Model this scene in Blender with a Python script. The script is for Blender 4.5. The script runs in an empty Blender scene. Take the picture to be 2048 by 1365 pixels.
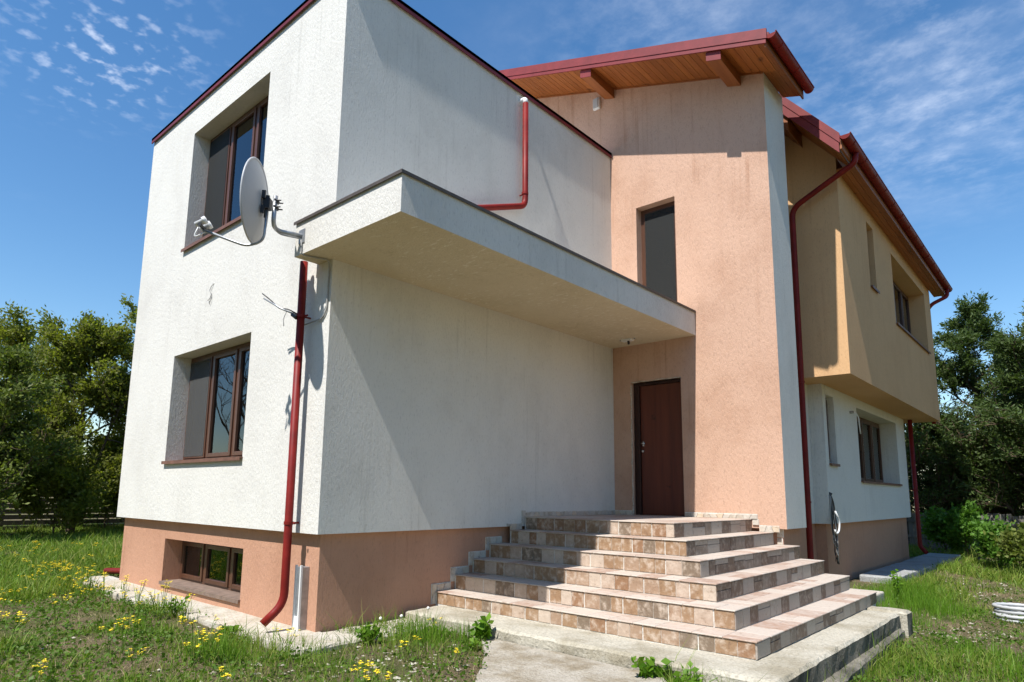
import bpy, bmesh, math, random
import numpy as np
from mathutils import Vector, Matrix

random.seed(7)
RNG = np.random.default_rng(7)
SC = bpy.context.scene
COL = SC.collection

# plan units -> metres (one plan unit is 1.13 m, plan height 0.2 is the yard level)
S, ZG = 1.13, 0.2
def M3(x, y, z):
    return Vector((x * S, y * S, (z - ZG) * S))

# ------------------------------------------------------------------ camera
cam_d = bpy.data.cameras.new('camera')
cam = bpy.data.objects.new('camera', cam_d)
COL.objects.link(cam)
cam_d.sensor_width = 36.0
cam_d.lens = 1298.87 / 2048 * 36.0
cam_d.shift_x = 12.02 / 2048
cam_d.shift_y = 107.97 / 2048
cam_d.clip_end = 2000
_f = Vector((-0.65792352, 0.73765786, 0.15164935))
_r = Vector((0.74746708, 0.664189, 0.01208005))
_u = Vector((0.09181289, -0.12130064, 0.98836053))
cam.matrix_world = Matrix.Translation(M3(5.01325, -3.20243, 1.40177)) @ Matrix((
    (_r.x, _u.x, -_f.x), (_r.y, _u.y, -_f.y), (_r.z, _u.z, -_f.z))).to_4x4()
SC.camera = cam

# ------------------------------------------------------------------ light
SUN_TO = Vector((0.040, -0.63, 1.0)).normalized()        # towards the sun
SUN_EL = math.asin(SUN_TO.z)
SUN_AZ = math.atan2(SUN_TO.x, SUN_TO.y)
w = bpy.data.worlds.new('World'); SC.world = w; w.use_nodes = True
nt = w.node_tree; N = nt.nodes; L = nt.links
for n in list(N): N.remove(n)
out = N.new('ShaderNodeOutputWorld'); bg = N.new('ShaderNodeBackground')
sky = N.new('ShaderNodeTexSky'); sky.sky_type = 'NISHITA'; sky.sun_disc = False
sky.sun_elevation = SUN_EL; sky.sun_rotation = SUN_AZ
sky.air_density = 1.15; sky.dust_density = 0.1; sky.ozone_density = 2.6
bg.inputs['Strength'].default_value = 0.1

def wmath(op, a, b=None, c=None):
    n = N.new('ShaderNodeMath'); n.operation = op
    for i, v in enumerate((a, b, c)):
        if v is None: continue
        if isinstance(v, (int, float)): n.inputs[i].default_value = v
        else: L.new(v, n.inputs[i])
    return n.outputs[0]
tc = N.new('ShaderNodeTexCoord')
sep = N.new('ShaderNodeSeparateXYZ'); L.new(tc.outputs['Generated'], sep.inputs[0])
zc = wmath('MAXIMUM', sep.outputs[2], 0.06)
cx = wmath('DIVIDE', sep.outputs[0], zc); cy = wmath('DIVIDE', sep.outputs[1], zc)
cmb = N.new('ShaderNodeCombineXYZ'); L.new(cx, cmb.inputs[0]); L.new(cy, cmb.inputs[1])
def wnoise(scale, detail, rough, off):
    m = N.new('ShaderNodeMapping'); m.inputs['Location'].default_value = off
    L.new(cmb.outputs[0], m.inputs['Vector'])
    n = N.new('ShaderNodeTexNoise'); n.inputs['Scale'].default_value = scale
    n.inputs['Detail'].default_value = detail; n.inputs['Roughness'].default_value = rough
    L.new(m.outputs[0], n.inputs['Vector']); return n.outputs['Fac']
def wramp(v, lo, hi):
    n = N.new('ShaderNodeMapRange'); n.interpolation_type = 'SMOOTHSTEP'
    n.inputs['From Min'].default_value = lo; n.inputs['From Max'].default_value = hi
    L.new(v, n.inputs['Value']); return n.outputs[0]
def patch(x0, y0, rx, ry):
    """a drift of cloud round a point of the cloud deck"""
    a = wmath('POWER', wmath('DIVIDE', wmath('SUBTRACT', cx, x0), rx), 2.0); b = wmath('POWER', wmath('DIVIDE', wmath('SUBTRACT', cy, y0), ry), 2.0)
    return wmath('POWER', 2.718, wmath('MULTIPLY', wmath('ADD', a, b), -1.0))
puff = wramp(wnoise(21.0, 3, 0.5, (0.4, 0.2, 0)), 0.50, 0.74)
ripple = wramp(wnoise(11.0, 6, 0.62, (3.1, 1.2, 0)), 0.38, 0.80)
veil = wramp(wnoise(2.4, 6, 0.6, (5.2, 1.7, 0)), 0.36, 0.76)
else_ = wramp(wnoise(0.5, 2, 0.5, (9.3, 4.1, 0)), 0.58, 0.72)
left = wmath('MULTIPLY', patch(-1.62, 0.40, 0.24, 0.16), wmath('MULTIPLY', puff, 0.45))
right = wmath('MULTIPLY', wmath('MAXIMUM', patch(-0.20, 1.85, 0.34, 0.62), wmath('MULTIPLY', patch(-0.52, 1.15, 0.35, 0.25), 0.6)), wmath('MULTIPLY', wmath('ADD', wmath('MULTIPLY', ripple, 0.5), wmath('MULTIPLY', veil, 0.5)), 0.42))
rest = wmath('MULTIPLY', else_, wmath('MULTIPLY', ripple, 0.35))
cl = wmath('MAXIMUM', wmath('MAXIMUM', left, right), rest)
mix = N.new('ShaderNodeMixRGB'); mix.inputs['Color2'].default_value = (8.2, 8.6, 9.4, 1)
hs = N.new('ShaderNodeHueSaturation'); hs.inputs['Saturation'].default_value = 1.24
L.new(sky.outputs[0], hs.inputs['Color'])
L.new(cl, mix.inputs['Fac']); L.new(hs.outputs[0], mix.inputs['Color1'])
L.new(mix.outputs[0], bg.inputs['Color']); L.new(bg.outputs[0], out.inputs['Surface'])

sun_d = bpy.data.lights.new('sun', 'SUN'); sun = bpy.data.objects.new('sun', sun_d); COL.objects.link(sun)
sun_d.energy = 4.35; sun_d.angle = math.radians(0.53); sun_d.color = (1.0, 0.975, 0.935)
sun.rotation_euler = (-SUN_TO).to_track_quat('-Z', 'Y').to_euler()
sun.location = (0, -10, 20)

SC.view_settings.view_transform = 'Standard'; SC.view_settings.look = 'None'
SC.view_settings.gamma = 1.0; SC.view_settings.exposure = 0.76
SC.cycles.max_bounces = 6; SC.cycles.diffuse_bounces = 4; SC.cycles.transparent_max_bounces = 12

# ------------------------------------------------------------------ materials
def nmat(name):
    m = bpy.data.materials.new(name); m.use_nodes = True
    t = m.node_tree; b = t.nodes['Principled BSDF']
    return m, t, b
def add(t, ty, **kw):
    n = t.nodes.new(ty)
    for k, v in kw.items():
        if k in n.inputs: n.inputs[k].default_value = v
        else: setattr(n, k, v)
    return n
def pos_map(t, scale, loc=(0, 0, 0)):
    g = add(t, 'ShaderNodeNewGeometry'); m = add(t, 'ShaderNodeMapping')
    m.inputs['Scale'].default_value = scale; m.inputs['Location'].default_value = loc
    t.links.new(g.outputs['Position'], m.inputs['Vector']); return m.outputs[0]
def noise(t, vec, scale=1.0, detail=4, rough=0.55):
    n = add(t, 'ShaderNodeTexNoise'); n.inputs['Scale'].default_value = scale
    n.inputs['Detail'].default_value = detail; n.inputs['Roughness'].default_value = rough
    t.links.new(vec, n.inputs['Vector']); return n.outputs['Fac']
def rng(t, v, a, b, c, d, smooth=False):
    n = add(t, 'ShaderNodeMapRange')
    if smooth: n.interpolation_type = 'SMOOTHSTEP'
    for k, x in zip(('From Min', 'From Max', 'To Min', 'To Max'), (a, b, c, d)): n.inputs[k].default_value = x
    t.links.new(v, n.inputs['Value']); return n.outputs[0]
def mixc(t, f, a, b, mode='MIX'):
    n = add(t, 'ShaderNodeMixRGB', blend_type=mode)
    for i, v in enumerate((f, a, b)):
        if isinstance(v, (int, float)): n.inputs[i].default_value = v
        elif isinstance(v, tuple): n.inputs[i].default_value = (*v, 1)
        else: t.links.new(v, n.inputs[i])
    return n.outputs[0]
def mmath(t, op, a, b):
    n = add(t, 'ShaderNodeMath', operation=op)
    for i, v in enumerate((a, b)):
        if isinstance(v, (int, float)): n.inputs[i].default_value = v
        else: t.links.new(v, n.inputs[i])
    return n.outputs[0]
def bump(t, b, h, strength, dist):
    n = add(t, 'ShaderNodeBump'); n.inputs['Strength'].default_value = strength; n.inputs['Distance'].default_value = dist
    t.links.new(h, n.inputs['Height']); t.links.new(n.outputs[0], b.inputs['Normal'])

def stucco(name, col, stain, amount=0.5, relief=0.02):
    """decorative render: grains dragged downwards, rain-washed blotches"""
    m, t, b = nmat(name)
    grain = noise(t, pos_map(t, (56, 56, 19)), 1, 4, 0.62)
    fine = noise(t, pos_map(t, (150, 150, 90)), 1, 2, 0.5)
    blotch = noise(t, pos_map(t, (1.0, 1.0, 0.8), (3, 1, 5)), 1, 7, 0.68)
    streak = noise(t, pos_map(t, (7, 7, 0.5), (1, 9, 2)), 1, 5, 0.62)
    drip = noise(t, pos_map(t, (13, 13, 0.35), (4, 6, 8)), 1, 5, 0.65); area = noise(t, pos_map(t, (0.55, 0.55, 0.7), (11, 3, 6)), 1, 2, 0.5)
    drips = mmath(t, 'MULTIPLY', rng(t, drip, 0.52, 0.72, 0, 0.9, True), rng(t, area, 0.46, 0.62, 0, 1, True))
    pit = rng(t, grain, 0.30, 0.46, 1, 0, True)
    f = mmath(t, 'MULTIPLY', mmath(t, 'ADD', rng(t, blotch, 0.42, 0.75, 0, 0.75, True), mmath(t, 'ADD', rng(t, streak, 0.52, 0.85, 0, 0.3, True), drips)), amount)
    c = mixc(t, f, col, stain)
    c = mixc(t, mmath(t, 'MULTIPLY', pit, 0.42), c, tuple(x * 0.58 for x in col))
    c = mixc(t, mmath(t, 'MULTIPLY', rng(t, fine, 0.35, 0.7, 0, 1), 0.10), c, tuple(x * 0.75 for x in col))
    t.links.new(c, b.inputs['Base Color']); b.inputs['Roughness'].default_value = 0.95
    b.inputs['Specular IOR Level'].default_value = 0.15
    h = mmath(t, 'ADD', grain, mmath(t, 'MULTIPLY', fine, 0.35))
    bump(t, b, h, 0.8, relief)
    return m
def plain(name, col, rough=0.6, var=0.15, scale=8, bmp=0.0, spec=0.4, metal=0.0, stretch=(1, 1, 1)):
    m, t, b = nmat(name)
    n = noise(t, pos_map(t, tuple(scale * s for s in stretch)), 1, 5, 0.6)
    c = mixc(t, rng(t, n, 0.3, 0.75, 0, 1), tuple(min(1, x * (1 + var)) for x in col), tuple(x * (1 - var) for x in col))
    t.links.new(c, b.inputs['Base Color']); b.inputs['Roughness'].default_value = rough
    b.inputs['Specular IOR Level'].default_value = spec; b.inputs['Metallic'].default_value = metal
    if bmp: bump(t, b, n, 0.6, bmp)
    return m
def wood(name, c1, c2, axis, scale=14, rough=0.5):
    m, t, b = nmat(name)
    sc = [scale] * 3; sc[axis] = scale * 0.07
    n = noise(t, pos_map(t, tuple(sc)), 1, 6, 0.65)
    k = noise(t, pos_map(t, (5, 5, 5)), 1, 3, 0.5)
    oi = add(t, 'ShaderNodeObjectInfo')
    c = mixc(t, rng(t, n, 0.3, 0.7, 0, 1), c1, c2)
    c = mixc(t, rng(t, k, 0.66, 0.74, 0, 0.75, True), c, tuple(x * 0.35 for x in c2))
    c = mixc(t, mmath(t, 'MULTIPLY', oi.outputs['Random'], 0.45), c, tuple(x * 0.55 for x in c2))
    t.links.new(c, b.inputs['Base Color']); b.inputs['Roughness'].default_value = rough
    bump(t, b, n, 0.4, 0.002)
    return m
def concrete(name, col, dirt, amount=0.6, relief=0.01, sc=1.0):
    m, t, b = nmat(name)
    a = noise(t, pos_map(t, (2.2 * sc,) * 3), 1, 6, 0.65); g = noise(t, pos_map(t, (38 * sc,) * 3), 1, 4, 0.7)
    v = add(t, 'ShaderNodeTexVoronoi'); v.inputs['Scale'].default_value = 55 * sc
    t.links.new(pos_map(t, (1, 1, 1)), v.inputs['Vector'])
    c = mixc(t, mmath(t, 'MULTIPLY', rng(t, a, 0.38, 0.68, 0, 1, True), amount), col, dirt)
    c = mixc(t, rng(t, g, 0.4, 0.75, 0, 0.55, True), c, tuple(x * 0.45 for x in dirt))
    c = mixc(t, rng(t, v.outputs['Distance'], 0.0, 0.25, 0.25, 0), c, tuple(min(1, x * 1.25) for x in col))
    t.links.new(c, b.inputs['Base Color']); b.inputs['Roughness'].default_value = 0.95
    b.inputs['Specular IOR Level'].default_value = 0.2
    bump(t, b, mmath(t, 'ADD', mmath(t, 'MULTIPLY', a, 2.0), g), 0.8, relief)
    return m
def stone_tile(name, stops, mott):
    m, t, b = nmat(name)
    oi = add(t, 'ShaderNodeObjectInfo'); r = add(t, 'ShaderNodeValToRGB'); r.color_ramp.interpolation = 'CONSTANT'
    el = r.color_ramp.elements
    for i, c in enumerate(stops):
        e = el[i] if i < 2 else el.new(0.5)
        e.position = i / len(stops); e.color = (*c, 1)
    t.links.new(oi.outputs['Random'], r.inputs[0])
    ofs = add(t, 'ShaderNodeCombineXYZ')
    for i, k in enumerate((31.0, 57.0, 13.0)):
        t.links.new(mmath(t, 'MULTIPLY', oi.outputs['Random'], k), ofs.inputs[i])
    g = add(t, 'ShaderNodeNewGeometry'); va = add(t, 'ShaderNodeVectorMath', operation='ADD')
    t.links.new(g.outputs['Position'], va.inputs[0]); t.links.new(ofs.outputs[0], va.inputs[1])
    a = noise(t, va.outputs[0], 15, 6, 0.62); d = noise(t, va.outputs[0], 48, 4, 0.6)
    c = mixc(t, rng(t, a, 0.44, 0.72, 0, 0.7, True), r.outputs[0], mott)
    c = mixc(t, rng(t, a, 0.42, 0.26, 0, 0.7, True), c, (0.19, 0.11, 0.065))
    c = mixc(t, rng(t, d, 0.55, 0.75, 0, 0.4, True), c, (0.17, 0.11, 0.075))
    t.links.new(c, b.inputs['Base Color']); b.inputs['Roughness'].default_value = 0.55
    b.inputs['Specular IOR Level'].default_value = 0.35
    bump(t, b, mmath(t, 'ADD', a, mmath(t, 'MULTIPLY', d, 0.4)), 0.7, 0.01)
    return m
def leafmat(name, cols, trans=0.35, rough=0.55):
    m = bpy.data.materials.new(name); m.use_nodes = True; t = m.node_tree
    b = t.nodes['Principled BSDF']; o = t.nodes['Material Output']
    g = add(t, 'ShaderNodeNewGeometry'); r = add(t, 'ShaderNodeValToRGB')
    el = r.color_ramp.elements
    for i, c in enumerate(cols):
        e = el[i] if i < 2 else el.new(0.5)
        e.position = i / max(1, len(cols) - 1); e.color = (*c, 1)
    t.links.new(g.outputs['Random Per Island'], r.inputs[0])
    t.links.new(r.outputs[0], b.inputs['Base Color']); b.inputs['Roughness'].default_value = rough
    b.inputs['Specular IOR Level'].default_value = 0.3
    tr = add(t, 'ShaderNodeBsdfTranslucent')
    t.links.new(mixc(t, 1.0, r.outputs[0], (1.0, 1.15, 0.5), 'MULTIPLY'), tr.inputs['Color'])
    mx = add(t, 'ShaderNodeMixShader'); mx.inputs[0].default_value = trans
    t.links.new(b.outputs[0], mx.inputs[1]); t.links.new(tr.outputs[0], mx.inputs[2]); t.links.new(mx.outputs[0], o.inputs['Surface'])
    return m
def glassmat(name):
    m = bpy.data.materials.new(name); m.use_nodes = True; t = m.node_tree; o = t.nodes['Material Output']
    t.nodes.remove(t.nodes['Principled BSDF'])
    gl = add(t, 'ShaderNodeBsdfGlossy'); gl.inputs['Roughness'].default_value = 0.015; gl.inputs['Color'].default_value = (0.9, 0.95, 1, 1)
    tr = add(t, 'ShaderNodeBsdfTransparent'); tr.inputs['Color'].default_value = (0.62, 0.68, 0.68, 1)
    fr = add(t, 'ShaderNodeFresnel'); fr.inputs['IOR'].default_value = 1.75
    n = noise(t, pos_map(t, (1.6, 1.6, 1.6)), 1, 2, 0.5); bp = add(t, 'ShaderNodeBump')
    bp.inputs['Strength'].default_value = 0.02; bp.inputs['Distance'].default_value = 0.05
    t.links.new(n, bp.inputs['Height']); t.links.new(bp.outputs[0], gl.inputs['Normal'])
    mx = add(t, 'ShaderNodeMixShader'); t.links.new(fr.outputs[0], mx.inputs[0])
    t.links.new(tr.outputs[0], mx.inputs[1]); t.links.new(gl.outputs[0], mx.inputs[2]); t.links.new(mx.outputs[0], o.inputs['Surface'])
    return m
def meshscreen(name, col=(0.085, 0.084, 0.08), op=0.58):
    m = bpy.data.materials.new(name); m.use_nodes = True; t = m.node_tree; o = t.nodes['Material Output']
    b = t.nodes['Principled BSDF']; b.inputs['Base Color'].default_value = (*col, 1); b.inputs['Roughness'].default_value = 0.8
    tr = add(t, 'ShaderNodeBsdfTransparent'); mx = add(t, 'ShaderNodeMixShader'); mx.inputs[0].default_value = op
    t.links.new(tr.outputs[0], mx.inputs[1]); t.links.new(b.outputs[0], mx.inputs[2]); t.links.new(mx.outputs[0], o.inputs['Surface'])
    return m

MT = {}
MT['white'] = stucco('white_stucco', (0.70, 0.675, 0.62), (0.50, 0.475, 0.43), 0.6, 0.013)
MT['cream'] = stucco('cream_soffit', (0.66, 0.565, 0.40), (0.52, 0.43, 0.27), 0.7, 0.012)
def scuffed(m):
    # pale brush strokes where the soffit paint has come away
    t = m.node_tree; b = t.nodes['Principled BSDF']; src = b.inputs['Base Color'].links[0].from_socket
    a = noise(t, pos_map(t, (9, 26, 9), (2, 4, 1)), 1, 4, 0.7); k = noise(t, pos_map(t, (0.8, 0.8, 0.8), (7, 2, 1)), 1, 2, 0.5)
    f = mmath(t, 'MULTIPLY', rng(t, a, 0.56, 0.66, 0, 0.85, True), rng(t, k, 0.36, 0.56, 0, 1, True))
    t.links.new(mixc(t, f, src, (0.78, 0.73, 0.62)), b.inputs['Base Color'])
scuffed(MT['cream'])
MT['peach'] = stucco('peach_stucco', (0.585, 0.375, 0.27), (0.43, 0.245, 0.16), 0.9, 0.014)
MT['plinth'] = stucco('plinth_stucco', (0.50, 0.275, 0.18), (0.39, 0.20, 0.125), 0.8, 0.012)
MT['ochre'] = stucco('ochre_stucco', (0.64, 0.395, 0.205), (0.52, 0.305, 0.15), 0.6, 0.008)
MT['red'] = plain('red_paint', (0.175, 0.012, 0.009), 0.5, 0.25, 6, 0, 0.2)
MT['redroof'] = plain('red_roof_metal', (0.19, 0.023, 0.023), 0.55, 0.2, 5, 0, 0.4)
MT['darkred'] = plain('dark_red_flashing', (0.15, 0.018, 0.018), 0.45, 0.25, 6)
MT['flash'] = plain('dark_flashing', (0.075, 0.06, 0.05), 0.6, 0.3, 9)
MT['soffit'] = wood('soffit_boards', (0.43, 0.145, 0.032), (0.29, 0.082, 0.016), 1, 16, 0.45)
MT['beam'] = wood('roof_beam', (0.36, 0.12, 0.03), (0.24, 0.07, 0.016), 1, 14, 0.5)
MT['brown'] = wood('window_wood', (0.14, 0.06, 0.033), (0.08, 0.034, 0.019), 2, 18, 0.38)
MT['door'] = wood('door_wood', (0.15, 0.030, 0.012), (0.075, 0.014, 0.006), 2, 9, 0.35)
MT['doorframe'] = plain('door_frame', (0.030, 0.010, 0.007), 0.5, 0.2, 8)
MT['foam'] = plain('rough_plaster', (0.50, 0.43, 0.34), 0.95, 0.4, 30, 0.02)
MT['metal'] = plain('door_metal', (0.65, 0.63, 0.6), 0.25, 0.1, 10, 0, 0.5, 0.9)
MT['glass'] = glassmat('window_glass'); MT['screen'] = meshscreen('insect_screen'); MT['screendark'] = meshscreen('dark_insect_screen', (0.008, 0.009, 0.008), 0.86)
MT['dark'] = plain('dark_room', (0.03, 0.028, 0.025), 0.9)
MT['curtain'] = plain('net_curtain', (0.42, 0.44, 0.44), 0.9, 0.3, 14, 0, 0.1, 0, (1, 1, 0.05))
MT['sill'] = plain('metal_sill', (0.16, 0.075, 0.05), 0.55, 0.3, 9)
MT['dustysill'] = plain('dusty_sill', (0.18, 0.125, 0.095), 0.8, 0.3, 12)
MT['grout'] = concrete('white_grout', (0.70, 0.66, 0.60), (0.52, 0.48, 0.42), 0.4, 0.004)
MT['tile_f'] = stone_tile('riser_stone', [(0.34, 0.225, 0.15), (0.27, 0.15, 0.082), (0.20, 0.145, 0.10), (0.44, 0.33, 0.25), (0.30, 0.185, 0.105), (0.23, 0.165, 0.12), (0.50, 0.40, 0.315), (0.36, 0.25, 0.165)], (0.60, 0.49, 0.395))
MT['tile_s'] = stone_tile('side_stone', [(0.34, 0.28, 0.23), (0.14, 0.095, 0.07), (0.21, 0.16, 0.125), (0.38, 0.325, 0.275), (0.17, 0.11, 0.075), (0.27, 0.215, 0.175)], (0.38, 0.315, 0.265))
MT['tile_t'] = stone_tile('tread_stone', [(0.47, 0.375, 0.305), (0.38, 0.26, 0.195), (0.50, 0.425, 0.355), (0.42, 0.32, 0.255), (0.33, 0.235, 0.18)], (0.50, 0.43, 0.37))
MT['skirt'] = stone_tile('skirting_stone', [(0.52, 0.46, 0.38), (0.42, 0.36, 0.29), (0.56, 0.45, 0.33), (0.48, 0.43, 0.37)], (0.60, 0.56, 0.48))
MT['concrete'] = concrete('worn_concrete', (0.49, 0.45, 0.365), (0.29, 0.25, 0.175), 0.85, 0.018)
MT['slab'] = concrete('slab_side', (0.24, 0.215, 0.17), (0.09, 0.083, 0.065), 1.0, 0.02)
MT['path'] = concrete('path_concrete', (0.44, 0.395, 0.325), (0.25, 0.20, 0.13), 0.9, 0.02, 1.3)
MT['strip'] = concrete('strip_concrete', (0.52, 0.475, 0.40), (0.36, 0.31, 0.22), 0.75, 0.01)
MT['greystrip'] = concrete('grey_concrete', (0.36, 0.36, 0.35), (0.22, 0.21, 0.19), 0.6, 0.01)
MT['dish'] = plain('dish_paint', (0.43, 0.43, 0.43), 0.45, 0.06, 4)
MT['galv'] = plain('galvanised', (0.34, 0.35, 0.36), 0.4, 0.2, 15, 0, 0.5, 0.6)
MT['black'] = plain('black_plastic', (0.022, 0.023, 0.026), 0.5, 0.2, 10)
MT['whitepl'] = plain('white_plastic', (0.72, 0.72, 0.71), 0.4, 0.06, 6)
MT['greycable'] = plain('grey_cable', (0.33, 0.32, 0.30), 0.6, 0.1, 10)
MT['bark'] = plain('bark', (0.11, 0.08, 0.055), 0.95, 0.4, 18, 0.01, 0.1, 0, (1, 1, 0.3))
MT['fence'] = wood('fence_wood', (0.24, 0.215, 0.185), (0.13, 0.115, 0.10), 2, 12, 0.9)
MT['fencedark'] = plain('dark_fence', (0.06, 0.055, 0.045), 0.9, 0.3, 9)
MT['leaf_a'] = leafmat('leaf_olive', [(0.14, 0.155, 0.022), (0.20, 0.21, 0.034), (0.26, 0.25, 0.055), (0.17, 0.185, 0.03)], 0.55)
MT['leaf_b'] = leafmat('leaf_yellowgreen', [(0.10, 0.14, 0.022), (0.16, 0.185, 0.035), (0.12, 0.16, 0.03)])
MT['leaf_c'] = leafmat('leaf_conifer', [(0.055, 0.09, 0.024), (0.095, 0.135, 0.034), (0.15, 0.18, 0.042), (0.07, 0.11, 0.034)], 0.35)
MT['leaf_s'] = leafmat('leaf_shrub', [(0.07, 0.16, 0.018), (0.12, 0.24, 0.03), (0.095, 0.20, 0.022)], 0.4)
MT['grass'] = leafmat('grass_blade', [(0.11, 0.19, 0.015), (0.16, 0.265, 0.025), (0.20, 0.30, 0.036), (0.28, 0.29, 0.07)], 0.4)
MT['lush'] = leafmat('lush_grass', [(0.085, 0.195, 0.010), (0.125, 0.25, 0.016), (0.17, 0.29, 0.028)], 0.4)
MT['cover'] = leafmat('clover_leaf', [(0.065, 0.135, 0.014), (0.11, 0.195, 0.02), (0.16, 0.24, 0.03), (0.09, 0.16, 0.02)], 0.4)
MT['straw'] = leafmat('dry_grass', [(0.33, 0.26, 0.13), (0.44, 0.36, 0.20), (0.24, 0.185, 0.09)], 0.25)
MT['yellow'] = plain('yellow_petal', (0.78, 0.60, 0.03), 0.6, 0.15, 30, 0, 0.2)
MT['whiteflower'] = plain('white_petal', (0.75, 0.73, 0.66), 0.7, 0.1, 30, 0, 0.2)
MT['pebble'] = stone_tile('pebble', [(0.52, 0.47, 0.39), (0.38, 0.33, 0.26)], (0.6, 0.56, 0.48))

def soil():
    m, t, b = nmat('soil')
    a = noise(t, pos_map(t, (1.3, 1.3, 1.3)), 1, 6, 0.65); g = noise(t, pos_map(t, (26, 26, 26)), 1, 6, 0.7)
    f = noise(t, pos_map(t, (120, 120, 120)), 1, 3, 0.6)
    c = mixc(t, rng(t, a, 0.4, 0.62, 0, 1, True), (0.20, 0.15, 0.09), (0.10, 0.115, 0.035))
    c = mixc(t, rng(t, g, 0.48, 0.7, 0, 0.7, True), c, (0.30, 0.235, 0.15))
    c = mixc(t, rng(t, f, 0.3, 0.5, 0.6, 0, True), c, (0.05, 0.04, 0.022))
    t.links.new(c, b.inputs['Base Color']); b.inputs['Roughness'].default_value = 1.0
    b.inputs['Specular IOR Level'].default_value = 0.1
    bump(t, b, mmath(t, 'ADD', g, f), 1.0, 0.03)
    return m
MT['soil'] = soil()

# ------------------------------------------------------------------ builders
BASE = {}
def base_of(o):
    while o.parent: o = o.parent
    return BASE.get(o.name, Vector((0, 0, 0)))
def thing(name, label, cat, base, group=None):
    o = bpy.data.objects.new(name, None); COL.objects.link(o)
    o.empty_display_size = 0.2; o.location = base; BASE[o.name] = Vector(base)
    o['label'] = label; o['category'] = cat
    if group: o['group'] = group
    return o
def tag(o, label=None, cat=None, group=None, kind=None):
    if label: o['label'] = label
    if cat: o['category'] = cat
    if group: o['group'] = group
    if kind: o['kind'] = kind
    return o
def link(name, me, mat, parent=None, loc=None):
    o = bpy.data.objects.new(name, me); COL.objects.link(o)
    if mat and not me.materials: me.materials.append(MT[mat])
    if parent: o.parent = parent
    if loc is not None: o.location = loc
    return o

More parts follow.
